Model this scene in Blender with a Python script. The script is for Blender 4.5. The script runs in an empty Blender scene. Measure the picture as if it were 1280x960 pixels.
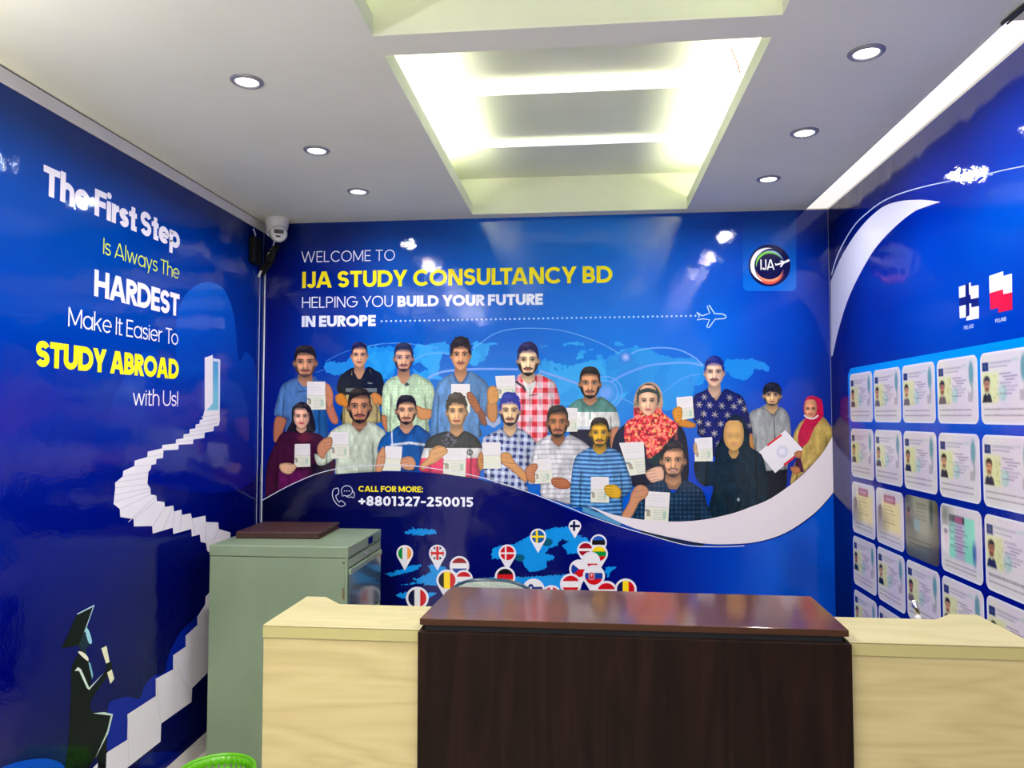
import bpy, bmesh, math, random
import numpy as np
from mathutils import Vector, Matrix
from mathutils.geometry import tessellate_polygon

# ------------------------------------------------------------------ camera, world, exposure
SC = bpy.context.scene
F, YAW, PIT, CAMZ = 922.0, math.radians(5.64), math.radians(2.5), 1.6
cd = bpy.data.cameras.new('camera'); cam = bpy.data.objects.new('camera', cd)
SC.collection.objects.link(cam); SC.camera = cam
cd.sensor_fit = 'HORIZONTAL'; cd.sensor_width = 36.0; cd.lens = F / 1280 * 36.0
cd.clip_start = 0.02
ROT = Matrix.Rotation(YAW, 3, 'Z') @ Matrix.Rotation(math.pi / 2 + PIT, 3, 'X')
cam.matrix_world = Matrix.Translation((0, 0, CAMZ)) @ ROT.to_4x4()
w = bpy.data.worlds.new('world'); SC.world = w; w.use_nodes = True
w.node_tree.nodes['Background'].inputs[0].default_value = (0.75, 0.85, 1.0, 1)
w.node_tree.nodes['Background'].inputs[1].default_value = 0.15
SC.view_settings.view_transform = 'Standard'; SC.view_settings.look = 'None'
SC.view_settings.gamma = 1.0; SC.view_settings.use_curve_mapping = False
SC.view_settings.exposure = 0.15
SC.cycles.use_denoising = True
SC.cycles.max_bounces = 8
DOWN_E, DISC_E, STRIP_E, BAR_E, COVE_E, FILL_E = 7.0, 9.0, 62.0, 1.15, 0.82, 13.0
LAMP_COL = (1.0, 0.96, 0.93)
STRIP_COL = (1.0, .99, 0.84)

XL, XR, YB, YF, ZC = -1.815, 1.283, 4.0, -2.2, 2.695
RNG = random.Random(7)
COL = SC.collection

# ------------------------------------------------------------------ helpers
def lin(c):
    c = np.clip(np.asarray(c, float) / 255.0, 0, 1)
    return np.where(c <= 0.04045, c / 12.92, ((c + 0.055) / 1.055) ** 2.4)
def L4(c): return tuple(lin(c)) + (1.0,)
def tag(o, label=None, cat=None, group=None, kind=None):
    if label: o['label'] = label
    if cat: o['category'] = cat
    if group: o['group'] = group
    if kind: o['kind'] = kind
    return o
def empty(name, loc=(0, 0, 0), rz=0, parent=None):
    o = bpy.data.objects.new(name, None); COL.objects.link(o)
    o.location = loc; o.rotation_euler = (0, 0, rz); o.parent = parent; o.empty_display_size = 0.1
    return o
def obj(name, me, mat=None, parent=None):
    o = bpy.data.objects.new(name, me); COL.objects.link(o)
    if mat is not None and not me.materials: me.materials.append(mat)
    o.parent = parent
    return o
def new_mat(name, col, rough=0.5, metal=0.0, spec=0.5, coat=0.0, coatr=0.1):
    m = bpy.data.materials.new(name); m.use_nodes = True
    b = m.node_tree.nodes['Principled BSDF']
    b.inputs['Base Color'].default_value = L4(col); b.inputs['Roughness'].default_value = rough
    b.inputs['Metallic'].default_value = metal; b.inputs['Specular IOR Level'].default_value = spec
    b.inputs['Coat Weight'].default_value = coat; b.inputs['Coat Roughness'].default_value = coatr
    return m
def noise_mat(name, c1, c2, scale=(5, 5, 5), rough=0.5, bump=0.0, detail=4, metal=0.0, coat=0.0, space='Object', dist=0.0, lo=0.35, hi=0.65, bscale=None, coatr=.1):
    m = new_mat(name, c1, rough, metal, coat=coat, coatr=coatr); nt = m.node_tree; N = nt.nodes; b = N['Principled BSDF']
    tc = N.new('ShaderNodeTexCoord'); mp = N.new('ShaderNodeMapping'); nz = N.new('ShaderNodeTexNoise'); cr = N.new('ShaderNodeValToRGB')
    mp.inputs['Scale'].default_value = scale; nz.inputs['Scale'].default_value = 1.0; nz.inputs['Detail'].default_value = detail
    nz.inputs['Distortion'].default_value = dist
    nt.links.new(tc.outputs[space], mp.inputs[0]); nt.links.new(mp.outputs[0], nz.inputs[0]); nt.links.new(nz.outputs[0], cr.inputs[0])
    cr.color_ramp.elements[0].position = lo; cr.color_ramp.elements[0].color = L4(c1)
    cr.color_ramp.elements[1].position = hi; cr.color_ramp.elements[1].color = L4(c2)
    nt.links.new(cr.outputs[0], b.inputs['Base Color'])
    if bump:
        bp = N.new('ShaderNodeBump'); bp.inputs['Strength'].default_value = bump; bp.inputs['Distance'].default_value = 0.002
        src = nz
        if bscale:
            src = N.new('ShaderNodeTexNoise'); src.inputs['Scale'].default_value = bscale; nt.links.new(tc.outputs[space], src.inputs[0])
        nt.links.new(src.outputs[0], bp.inputs['Height']); nt.links.new(bp.outputs[0], b.inputs['Normal'])
    return m
def emit_mat(name, col, strength):
    m = bpy.data.materials.new(name); m.use_nodes = True; nt = m.node_tree
    b = nt.nodes['Principled BSDF']; b.inputs['Base Color'].default_value = (.8, .8, .8, 1)
    b.inputs['Emission Color'].default_value = (*col, 1); b.inputs['Emission Strength'].default_value = strength
    return m
def bx(bm, x0, x1, y0, y1, z0, z1, bev=0.0):
    v = [bm.verts.new((x, y, z)) for z in (z0, z1) for y in (y0, y1) for x in (x0, x1)]
    fs = [(0, 2, 3, 1), (4, 5, 7, 6), (0, 1, 5, 4), (2, 6, 7, 3), (0, 4, 6, 2), (1, 3, 7, 5)]
    f = [bm.faces.new([v[i] for i in q]) for q in fs]
    if bev:
        es = list({e for q in f for e in q.edges})
        bmesh.ops.bevel(bm, geom=es, offset=bev, segments=2, affect='EDGES', profile=0.5)
def prism(bm, pts, z0, z1, bev=0.0):
    a = [bm.verts.new((x, y, z0)) for x, y in pts]; b = [bm.verts.new((x, y, z1)) for x, y in pts]
    n = len(pts); f = [bm.faces.new(a[::-1]), bm.faces.new(b)]
    for i in range(n): f.append(bm.faces.new((a[i], a[(i + 1) % n], b[(i + 1) % n], b[i])))
    bmesh.ops.recalc_face_normals(bm, faces=f)
    if bev:
        es = list({e for q in f for e in q.edges})
        bmesh.ops.bevel(bm, geom=es, offset=bev, segments=2, affect='EDGES', profile=0.5)
def lathe(bm, prof, n=32, mat=None, cap=True):
    rings = []
    for r, z in prof:
        rings.append([bm.verts.new((r * math.cos(2 * math.pi * i / n), r * math.sin(2 * math.pi * i / n), z)) for i in range(n)])
    nf = []
    for a, b in zip(rings, rings[1:]):
        for i in range(n): nf.append(bm.faces.new((a[i], a[(i + 1) % n], b[(i + 1) % n], b[i])))
    if cap: nf.append(bm.faces.new(rings[0][::-1])); nf.append(bm.faces.new(rings[-1]))
    for f in nf: f.smooth = True
    if mat is not None:
        vs = {v for r in rings for v in r}
        bmesh.ops.transform(bm, matrix=mat, verts=list(vs))
def tube(bm, pts, r, n=8):
    P = [Vector(p) for p in pts]; rings = []
    up = Vector((0.13, 0.21, 0.97)).normalized()
    for i, p in enumerate(P):
        d = (P[min(i + 1, len(P) - 1)] - P[max(i - 1, 0)]).normalized()
        a = d.cross(up)
        if a.length < 0.05: a = d.cross(Vector((1, 0, 0)))
        a.normalize(); b = d.cross(a)
        rr = r[i] if isinstance(r, (list, tuple)) else r
        rings.append([bm.verts.new(p + a * rr * math.cos(2 * math.pi * k / n) + b * rr * math.sin(2 * math.pi * k / n)) for k in range(n)])
    for A, B in zip(rings, rings[1:]):
        for k in range(n):
            f = bm.faces.new((A[k], A[(k + 1) % n], B[(k + 1) % n], B[k])); f.smooth = True
    bm.faces.new(rings[0][::-1]); bm.faces.new(rings[-1])
def spl(pts, k=6, closed=False):
    P = [np.array(p, float) for p in pts]; n = len(P); out = []
    rng = range(n if closed else n - 1)
    for i in rng:
        if closed: a, b, c, d = P[i - 1], P[i], P[(i + 1) % n], P[(i + 2) % n]
        else: a, b, c, d = P[max(i - 1, 0)], P[i], P[i + 1], P[min(i + 2, n - 1)]
        for t in np.arange(k) / k:
            out.append(0.5 * ((2 * b) + (c - a) * t + (2 * a - 5 * b + 4 * c - d) * t * t + (3 * b - a - 3 * c + d) * t ** 3))
    if not closed: out.append(P[-1])
    return [tuple(q) for q in out]
def fin(bm, name, mat, parent=None, loc=None):
    me = bpy.data.meshes.new(name); bmesh.ops.recalc_face_normals(bm, faces=bm.faces[:]); bm.to_mesh(me); bm.free()
    o = obj(name, me, mat, parent)
    if loc is not None: o.location = loc
    return o
def boxobj(name, mat, parent, *a, bev=0.0):
    bm = bmesh.new(); bx(bm, *a, bev=bev); return fin(bm, name, mat, parent)

# ------------------------------------------------------------------ materials
M = {}
M['ceiling'] = noise_mat('ceiling_paint', (229, 231, 211), (233, 235, 216), (3, 3, 3), 0.75, 0.1)
M['recess'] = noise_mat('recess_paint', (224, 229, 203), (229, 233, 209), (4, 4, 4), 0.7)
M['white'] = new_mat('white_paint', (222, 220, 216), 0.6)
M['plaster'] = noise_mat('side_plaster', (222, 220, 216), (228, 226, 222), (6, 6, 6), 0.6)
M['floor'] = noise_mat('floor_tile', (198, 190, 178), (210, 202, 190), (4, 4, 4), 0.25)
M['steel'] = noise_mat('green_grey_enamel', (120, 138, 112), (130, 147, 122), (3.5, 3.5, 2), 0.33, 0.06, detail=6, coat=.15)
M['steel_dark'] = noise_mat('drawer_enamel', (58, 80, 86), (70, 92, 96), (3, 3, 3), 0.16, coat=.4)
M['rust'] = noise_mat('rust', (110, 84, 50), (92, 96, 70), (60, 60, 60), 0.8)
M['dark'] = new_mat('dark_gap', (12, 12, 14), 0.7)
M['black'] = new_mat('black_plastic', (7, 7, 9), 0.55, spec=.25)
M['chrome'] = new_mat('chrome', (215, 216, 214), 0.12, 1.0)
M['camwhite'] = new_mat('camera_white', (222, 222, 218), 0.35)
M['lens'] = new_mat('lens_window', (18, 20, 26), 0.08)
M['cablewhite'] = new_mat('cable_white', (205, 212, 230), 0.4)
M['leather'] = noise_mat('brown_leather', (52, 27, 24), (64, 34, 28), (40, 40, 40), 0.36, 0.5, bscale=350)
M['leather_in'] = noise_mat('brown_lining', (70, 38, 26), (84, 48, 34), (50, 50, 50), 0.6)
M['green'] = new_mat('green_plastic', (96, 178, 22), 0.35, spec=0.5)
M['chair_fab'] = noise_mat('grey_mesh_fabric', (120, 130, 122), (140, 148, 138), (120, 120, 120), 0.8)
M['chair_rim'] = new_mat('chair_rim', (24, 54, 74), 0.3)
def wood(name, c1, c2, c3, scale, rough, axis, coat=0.0, ring=4.0):
    m = new_mat(name, c1, rough, coat=coat, spec=.12 if 'dark' in name else .4); nt = m.node_tree; N = nt.nodes; b = N['Principled BSDF']
    tc = N.new('ShaderNodeTexCoord'); mp = N.new('ShaderNodeMapping'); mp.inputs['Scale'].default_value = scale
    nt.links.new(tc.outputs['Object'], mp.inputs[0])
    n1 = N.new('ShaderNodeTexNoise'); n1.inputs['Scale'].default_value = 1.0; n1.inputs['Detail'].default_value = 2.0; n1.inputs['Distortion'].default_value = 0.4
    nt.links.new(mp.outputs[0], n1.inputs[0])
    mul = N.new('ShaderNodeMath'); mul.operation = 'MULTIPLY'; mul.inputs[1].default_value = ring
    nt.links.new(n1.outputs[0], mul.inputs[0])
    fr = N.new('ShaderNodeMath'); fr.operation = 'PINGPONG'; fr.inputs[1].default_value = 0.5
    nt.links.new(mul.outputs[0], fr.inputs[0])
    n2 = N.new('ShaderNodeTexNoise'); n2.inputs['Scale'].default_value = 14.0; n2.inputs['Detail'].default_value = 6
    mp2 = N.new('ShaderNodeMapping'); s2 = [s * 1.0 for s in scale]; s2[axis] *= 0.15; mp2.inputs['Scale'].default_value = s2
    nt.links.new(tc.outputs['Object'], mp2.inputs[0]); nt.links.new(mp2.outputs[0], n2.inputs[0])
    mx = N.new('ShaderNodeMath'); mx.operation = 'MULTIPLY_ADD'; mx.inputs[1].default_value = 0.9; nt.links.new(fr.outputs[0], mx.inputs[0])
    ms = N.new('ShaderNodeMath'); ms.operation = 'MULTIPLY'; ms.inputs[1].default_value = 0.55; nt.links.new(n2.outputs[0], ms.inputs[0]); nt.links.new(ms.outputs[0], mx.inputs[2])
    cr = N.new('ShaderNodeValToRGB'); e = cr.color_ramp.elements
    e[0].position = 0.15; e[0].color = L4(c1); e[1].position = 0.85; e[1].color = L4(c3); k = e.new(0.5); k.color = L4(c2)
    nt.links.new(mx.outputs[0], cr.inputs[0]); nt.links.new(cr.outputs[0], b.inputs['Base Color'])
    return m
M['beech_h'] = wood('pale_oak_laminate', (172, 159, 108), (184, 170, 118), (191, 178, 128), (0.9, 6, 6.5), 0.42, 0, ring=9)
M['beech_top'] = wood('pale_oak_top', (162, 153, 110), (171, 162, 119), (177, 168, 126), (1.2, 7, 6), 0.35, 0, ring=5)
M['beech_edge'] = new_mat('pale_oak_edge', (170, 162, 104), 0.45)
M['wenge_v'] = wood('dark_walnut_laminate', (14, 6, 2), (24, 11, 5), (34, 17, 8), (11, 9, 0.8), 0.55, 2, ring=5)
M['wenge_h'] = wood('dark_walnut_top', (66, 34, 24), (76, 41, 29), (86, 48, 34), (0.8, 9, 9), 0.3, 0, ring=5, coat=0.9)
M['wenge_edge'] = new_mat('dark_walnut_edge', (62, 36, 18), 0.5, spec=.2)

# glossy vinyl print: colour from the mesh attribute, wrinkles from world position
def print_material():
    m = bpy.data.materials.new('glossy_vinyl_print'); m.use_nodes = True; nt = m.node_tree; N = nt.nodes; b = N['Principled BSDF']
    at = N.new('ShaderNodeAttribute'); at.attribute_name = 'Col'; nt.links.new(at.outputs['Color'], b.inputs['Base Color'])
    b.inputs['Roughness'].default_value = 0.55; b.inputs['Specular IOR Level'].default_value = 0.0
    b.inputs['Coat Weight'].default_value = 0.72; b.inputs['Coat Roughness'].default_value = 0.035; b.inputs['Coat IOR'].default_value = 1.52
    g = N.new('ShaderNodeNewGeometry')
    n1 = N.new('ShaderNodeTexNoise'); n1.inputs['Scale'].default_value = 4.0; n1.inputs['Detail'].default_value = 2.0
    n2 = N.new('ShaderNodeTexNoise'); n2.inputs['Scale'].default_value = 75.0; n2.inputs['Detail'].default_value = 3.0
    nt.links.new(g.outputs['Position'], n1.inputs[0]); nt.links.new(g.outputs['Position'], n2.inputs[0])
    ad = N.new('ShaderNodeMath'); ad.operation = 'MULTIPLY_ADD'; ad.inputs[1].default_value = 0.075
    nt.links.new(n2.outputs[0], ad.inputs[0]); nt.links.new(n1.outputs[0], ad.inputs[2])
    bp = N.new('ShaderNodeBump'); bp.inputs['Strength'].default_value = 0.55; bp.inputs['Distance'].default_value = 0.011
    nt.links.new(ad.outputs[0], bp.inputs['Height']); nt.links.new(bp.outputs[0], b.inputs['Coat Normal'])
    return m
PRINT = print_material()

# ------------------------------------------------------------------ room shell
def struct(o): o['kind'] = 'structure'; return o
struct(boxobj('floor', M['floor'], None, XL - .1, XR + .1, YF - .1, YB + .1, -.1, 0))
struct(boxobj('wall_left', M['plaster'], None, XL - .12, XL, YF - .1, YB + .1, 0, 3.1))
struct(boxobj('wall_right', M['plaster'], None, XR, XR + .12, YF - .1, YB + .1, 0, 3.1))
struct(boxobj('wall_back', M['plaster'], None, XL, XR, YB, YB + .12, 0, 3.1))
struct(boxobj('wall_front', M['plaster'], None, XL, XR, YF - .12, YF, 0, 3.1))
XC = 1.162            # inner edge of the lit cove beside the right wall
RX0, RX1 = -.604, .542
RECS = [(2.15, 3.925), (.25, 2.032)]
bm = bmesh.new()
zt = ZC + .004
def cbox(*a): bx(bm, *a, ZC, zt)
cbox(XL, RX0, YF, YB); 
cbox(RX1, XC, YF, YB); cbox(XC, XR, YF, 2.125)
ys = [YB, RECS[0][1], RECS[0][0], RECS[1][1], RECS[1][0], YF]
for i in (0, 2, 4): cbox(RX0, RX1, ys[i + 1], ys[i])
ceil = struct(fin(bm, 'ceiling', M['ceiling']))
boxobj('cove_back', M['recess'], ceil, XC, XR, 2.125, YB, ZC + .03, ZC + .04)
ZT = ZC + .195
for (y0, y1) in RECS:
    bm = bmesh.new()
    bx(bm, RX0 - .2, RX1 + .2, y0 - .01, y1 + .01, ZT, ZT + .01)
    bx(bm, RX0 - .2, RX1 + .2, y1, y1 + .01, ZC + .004, ZT)
    bx(bm, RX0 - .2, RX1 + .2, y0 - .01, y0, ZC + .004, ZT)
    bx(bm, RX0 - .012, RX0, y0, y1, ZC + .004, ZC + .062); bx(bm, RX1, RX1 + .012, y0, y1, ZC + .004, ZC + .062)
    bx(bm, RX0 - .2, RX0 - .19, y0, y1, ZC + .013, ZT); bx(bm, RX1 + .19, RX1 + .2, y0, y1, ZC + .013, ZT)
    fin(bm, 'ceiling_recess', M['recess'], ceil)
# plaster cornice along the left wall, the gap's shade put in as a dark strip
tr = struct(boxobj('trim_1', M['plaster'], None, XL, XL + .012, YF, YB, 2.643, 2.689, bev=.002))
boxobj('gap_shade_strip', M['dark'], tr, XL, XL + .004, YF, YB, 2.690, 2.6945)
# hidden led strips in the recess pockets
strip_m = emit_mat('led_strip_glow', STRIP_COL, STRIP_E)
for k, (y0, y1) in enumerate(RECS):
    for s, x in ((-1, RX0 - .06), (1, RX1 + .06)):
        o = boxobj('led_strip', strip_m, None, x - .008, x + .008, y0 + .08, y1 - (.42 if s < 0 else .22), ZC + .03, ZC + .04)
        tag(o, 'hidden led strip in the %s pocket of the %s ceiling recess' % ('left' if s < 0 else 'right', 'far' if k == 0 else 'near'), 'light strip', 'led strips in the ceiling recesses')
bat_m = emit_mat('bar_glow', (1.0, 1.0, .92), BAR_E)  # bright cross bars of the recess, brightness put in as emission
for k, (y, h, wdt, lb) in enumerate([(3.36, .022, .05, 'slim glowing white bar across the recess, farther from camera'),
                             (2.74, .036, .075, 'wide glowing white bar across the recess, nearer the camera'),
                             (1.2, .036, .075, 'glowing white bar across the nearest ceiling recess')]):
    t = tag(empty('glowing_bar', (0, y, ZT - h)), lb, 'light', 'glowing bars across the ceiling recesses')
    boxobj('diffuser', bat_m, t, RX0 - .15, RX1 + .15, 0, wdt, 0, h - .005)
    boxobj('mounting_rail', M['white'], t, RX0 - .15, RX1 + .15, .01, wdt - .01, h - .005, h + .001)
cove_m = emit_mat('cove_diffuser', (1.0, .93, .84), COVE_E)
t = tag(empty('cove_light', ((XC + XR) / 2, 2.13, ZC + .004)), 'long cream glowing light strip along the ceiling edge above the right wall mural', 'light')
boxobj('diffuser', cove_m, t, -(XR - XC) / 2 + .004, (XR - XC) / 2 - .006, 0, YB - 2.13 - .006, 0, .02)
boxobj('edge_profile', M['camwhite'], t, -(XR - XC) / 2, -(XR - XC) / 2 + .004, 0, YB - 2.13 - .006, -.008, .02)
bm = bmesh.new(); tube(bm, spl([(0.509, 2.561, 2.87), (0.526, 2.594, 2.86), (0.541, 2.613, 2.84), (0.551, 2.624, 2.81)], 4), .0024, 6)
tag(fin(bm, 'red_wire', new_mat('red_wire', (110, 12, 6), .6)), 'thin loose red wire hanging inside the right side of the bright ceiling recess', 'wire')
# downlights
disc_m = emit_mat('downlight_diffuser', LAMP_COL, DISC_E)
ring_m = new_mat('downlight_trim', (150, 150, 152), .35, .3)
def downlight(x, y, lb, energy=DOWN_E):
    t = empty('downlight', (x, y, ZC)); tag(t, lb, 'ceiling light', 'round recessed downlights in the ceiling')
    bm = bmesh.new(); lathe(bm, [(.036, .0), (.039, -.007), (.049, -.006), (.0535, -.001), (.0535, .0)], 32, cap=False); fin(bm, 'trim_ring', ring_m, t)
    bm = bmesh.new(); lathe(bm, [(.036, -.0005), (.035, -.003), (.02, -.0035)], 32); fin(bm, 'diffuser', disc_m, t)
    ld = bpy.data.lights.new('downlight_lamp', 'AREA'); ld.shape = 'DISK'; ld.size = .066; ld.energy = energy; ld.color = LAMP_COL; ld.spread = math.radians(165)
    lo = bpy.data.objects.new('lamp', ld); COL.objects.link(lo); lo.parent = t; lo.location = (0, 0, -.008)
side = {-1.095: 'left', .848: 'right'}
for x in (-1.095, .848):
    for y, w_ in ((2.27, 'nearest the camera'), (2.90, 'middle one'), (3.46, 'closest to the back wall')):
        downlight(x, y, 'small round white downlight in the %s ceiling row, %s' % (side[x], w_))
for x in (-1.095, .848):  # unseen fill lamps, added to brighten the room
    for k, y in enumerate((1.65, 1.05, .45, -.15, -.75, -1.35)):
        downlight(x, y, 'added fill downlight in the %s ceiling row, %s lamp out of view' % (side[x], ['first', 'second', 'third', 'fourth', 'fifth', 'last'][k]), FILL_E * ((1.2 if y < 1.5 else .8) if x < 0 else .5))
# added warm fill uplight, unseen left of the frame, brightens the ceiling
t = tag(empty('fill_uplight', (XL, .9, 2.15)), 'added half-round fill uplight on the left wall beside the camera', 'fill lamp')
bm = bmesh.new(); prism(bm, [(0, -.13)] + [(.11 * math.sin(a), -.13 * math.cos(a)) for a in np.linspace(.2, math.pi - .2, 12)] + [(0, .13)], -.06, .0); fin(bm, 'shade', M['white'], t)
ld = bpy.data.lights.new('fill_uplight_lamp', 'AREA'); ld.shape = 'RECTANGLE'; ld.size = .08; ld.size_y = .2; ld.energy = 26; ld.color = (1.0, .92, .74)
lo = bpy.data.objects.new('lamp', ld); COL.objects.link(lo); lo.parent = t; lo.location = (.055, 0, .004); lo.rotation_euler = (math.pi, 0, 0)
# dark cord along the ceiling at the near end of the cove
bm = bmesh.new()
pts = spl([(1.158, 2.128, ZC - .006), (1.162, 2.06, ZC - .006), (1.172, 1.98, ZC - .006), (1.176, 1.86, ZC - .006), (1.17, 1.6, ZC - .006)], 5)
tube(bm, pts, .005, 8); tube(bm, [(a + .014, b, c) for a, b, c in pts], .003, 8)
tag(fin(bm, 'ceiling_cord', new_mat('dark_cord', (52, 56, 50), .5)), 'dark grey cord running over the ceiling at the near end of the cove light', 'cord')
# ------------------------------------------------------------------ flat print engine
RN = np.array(ROT)
class Plane:
    def __init__(s, ax, val, nrm): s.ax, s.val, s.nrm = ax, val, nrm
    def px(s, x, y):             # photo point -> wall coordinates (u along the wall, z up)
        x = np.asarray(x, float); y = np.asarray(y, float)
        q = np.stack([(x - 640) / F, (480 - y) / F, -np.ones_like(x)], -1) @ RN.T
        t = s.val / q[..., s.ax]
        p = q * t[..., None]
        return p[..., 1 - s.ax], p[..., 2] + CAMZ
    def xyz(s, u, z, eps):
        u = np.asarray(u, float); z = np.asarray(z, float)
        a = np.full_like(u, s.val + s.nrm * eps)
        return np.stack([a, u, z] if s.ax == 0 else [u, a, z], -1)
PB, PL, PR = Plane(1, YB, -1), Plane(0, XL, 1), Plane(0, XR, -1)
EPS = {id(PB): .0015, id(PL): .0015, id(PR): .0015}
def nexteps(pl, d=1.5e-5): EPS[id(pl)] += d; return EPS[id(pl)]
def make_mesh(name, co, faces, cols, parent):
    off = np.array(parent['_org']) if (parent is not None and '_org' in parent) else np.zeros(3)
    me = bpy.data.meshes.new(name); me.from_pydata((np.asarray(co) - off).tolist(), [], faces)
    a = me.color_attributes.new('Col', 'FLOAT_COLOR', 'POINT')
    c = np.ones((len(co), 4), np.float32); c[:, :3] = lin(cols); a.data.foreach_set('color', c.ravel())
    return me
def printobj(name, pl, u, z, faces, cols, parent, eps=None):
    co = pl.xyz(u, z, nexteps(pl) if eps is None else eps)
    o = obj(name, make_mesh(name, co, faces, cols, parent), PRINT, parent)
    if '_org' in parent: o['_org'] = parent['_org']
    return o
def flat(name, pl, pts, col, parent, smooth=0, wall=False):
    """one flat printed shape; pts in photo pixels (or wall coords), col a colour or f(x,y)->colour"""
    if smooth: pts = spl(pts, smooth, True)
    P = np.array(pts, float)
    tris = tessellate_polygon([[Vector((a, b, 0)) for a, b in P]])
    c = np.array([col(a, b) for a, b in P]) if callable(col) else np.tile(np.array(col, float), (len(P), 1))
    u, z = (P[:, 0], P[:, 1]) if wall else pl.px(P[:, 0], P[:, 1])
    return printobj(name, pl, u, z, [tuple(t) for t in tris], c, parent)
def strokes(name, pl, polys, col, parent, wall=True):
    """many small quads in one mesh, each a hair above the last so that they never coincide"""
    e0 = nexteps(pl, 3e-5); co = []; fs = []; n = 0
    for k, q in enumerate(polys):
        q = np.array(q, float)
        u, z = (q[:, 0], q[:, 1]) if wall else pl.px(q[:, 0], q[:, 1])
        co.append(pl.xyz(u, z, e0 + (k % 6) * 4e-6)); fs.append(tuple(range(n, n + len(q)))); n += len(q)
    co = np.concatenate(co)
    o = obj(name, make_mesh(name, co, fs, np.tile(np.array(col, float), (len(co), 1)), parent), PRINT, parent)
    return o
def ribbon(pts, w):
    P = np.array(pts, float); T = np.gradient(P, axis=0); T /= np.linalg.norm(T, axis=1)[:, None] + 1e-9
    Nn = np.stack([-T[:, 1], T[:, 0]], 1); W = np.array(w if np.ndim(w) else [w] * len(P))[:, None] / 2
    A, B = P + Nn * W, P - Nn * W
    return [(A[i], A[i + 1], B[i + 1], B[i]) for i in range(len(P) - 1)]
def polysd(x, y, pts):
    P = np.array(pts, float); d = np.full(x.shape, 1e9); ins = np.zeros(x.shape, bool)
    for i in range(len(P)):
        a, b = P[i - 1], P[i]; ex, ey = b - a; wx, wy = x - a[0], y - a[1]
        t = np.clip((wx * ex + wy * ey) / (ex * ex + ey * ey + 1e-12), 0, 1)
        d = np.minimum(d, (wx - ex * t) ** 2 + (wy - ey * t) ** 2)
        c = ((a[1] > y) != (b[1] > y)) & (x < (b[0] - a[0]) * (y - a[1]) / (b[1] - a[1] + 1e-12) + a[0])
        ins ^= c
    d = np.sqrt(d); return np.where(ins, d, -d)
def ellsd(x, y, cx, cy, rx, ry): return (1 - np.hypot((x - cx) / rx, (y - cy) / ry)) * min(rx, ry)
def raster(name, pl, bbox, pitch, maskfn, colfn, parent, wall=False, eps=None):
    x0, y0, x1, y1 = bbox
    nx, ny = max(2, int(math.ceil((x1 - x0) / pitch)) + 1), max(2, int(math.ceil((y1 - y0) / pitch)) + 1)
    xs, ys = np.linspace(x0, x1, nx), np.linspace(y0, y1, ny)
    X, Y = np.meshgrid(xs, ys); S = maskfn(X, Y) if maskfn else np.ones_like(X)
    I = S > 0
    idx = -np.ones(I.shape, int); idx[I] = np.arange(I.sum())
    px, py = list(X[I]), list(Y[I])
    C = I[:-1, :-1].astype(int) + I[:-1, 1:] + I[1:, 1:] + I[1:, :-1]
    full = np.argwhere(C == 4); faces = []
    for j, i in full.tolist(): faces.append((idx[j, i], idx[j + 1, i], idx[j + 1, i + 1], idx[j, i + 1]))
    ec = {}
    def cross(j0, i0, j1, i1):
        k = (j0, i0, j1, i1) if (j0, i0) < (j1, i1) else (j1, i1, j0, i0)
        if k not in ec:
            a, b = S[j0, i0], S[j1, i1]; t = a / (a - b)
            px.append(X[j0, i0] + (X[j1, i1] - X[j0, i0]) * t); py.append(Y[j0, i0] + (Y[j1, i1] - Y[j0, i0]) * t)
            ec[k] = len(px) - 1
        return ec[k]
    for j, i in np.argwhere((C > 0) & (C < 4)).tolist():
        q = [(j, i), (j + 1, i), (j + 1, i + 1), (j, i + 1)]; f = []
        for k in range(4):
            a, b = q[k], q[(k + 1) % 4]
            if I[a]: f.append(int(idx[a]))
            if I[a] != I[b]: f.append(cross(*a, *b))
        if len(f) > 2: faces.append(tuple(f))
    px, py = np.array(px), np.array(py)
    if len(px) < 3: return None
    u, z = (px, py) if wall else pl.px(px, py)
    return printobj(name, pl, u, z, [tuple(int(a) for a in f) for f in faces], colfn(px, py), parent, eps)
class Paint:
    def __init__(s, x, y, base): s.x, s.y = x, y; s.c = np.tile(np.array(base, float), (len(x), 1))
    def mix(s, a, col):
        a = np.clip(a, 0, 1)[:, None]; s.c = s.c * (1 - a) + np.array(col, float) * a; return s
    def ell(s, cx, cy, rx, ry, col, op=1, soft=.5): return s.mix(op * np.clip(.5 + ellsd(s.x, s.y, cx, cy, rx, ry) / soft, 0, 1), col)
    def poly(s, pts, col, op=1, soft=.6): return s.mix(op * np.clip(.5 + polysd(s.x, s.y, pts) / soft, 0, 1), col)
    def rect(s, x0, y0, x1, y1, col, op=1, soft=.4):
        d = np.minimum(np.minimum(s.x - x0, x1 - s.x), np.minimum(s.y - y0, y1 - s.y)); return s.mix(op * np.clip(.5 + d / soft, 0, 1), col)
    def line(s, pts, w, col, op=1, soft=.5):
        d = np.full(s.x.shape, 1e9)
        for a, b in zip(pts, pts[1:]):
            ex, ey = b[0] - a[0], b[1] - a[1]; wx, wy = s.x - a[0], s.y - a[1]
            t = np.clip((wx * ex + wy * ey) / (ex * ex + ey * ey + 1e-9), 0, 1); d = np.minimum(d, np.hypot(wx - ex * t, wy - ey * t))
        return s.mix(op * np.clip(.5 + (w / 2 - d) / soft, 0, 1), col)
    def mul(s, k): s.c = s.c * (k[:, None] if np.ndim(k) else k); return s
    def out(s): return np.clip(s.c, 0, 255)
def _h(i, j, sd): 
    v = np.sin(i * 127.1 + j * 311.7 + sd * 74.7) * 43758.5453; return (v - np.floor(v)) * 2 - 1
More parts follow.
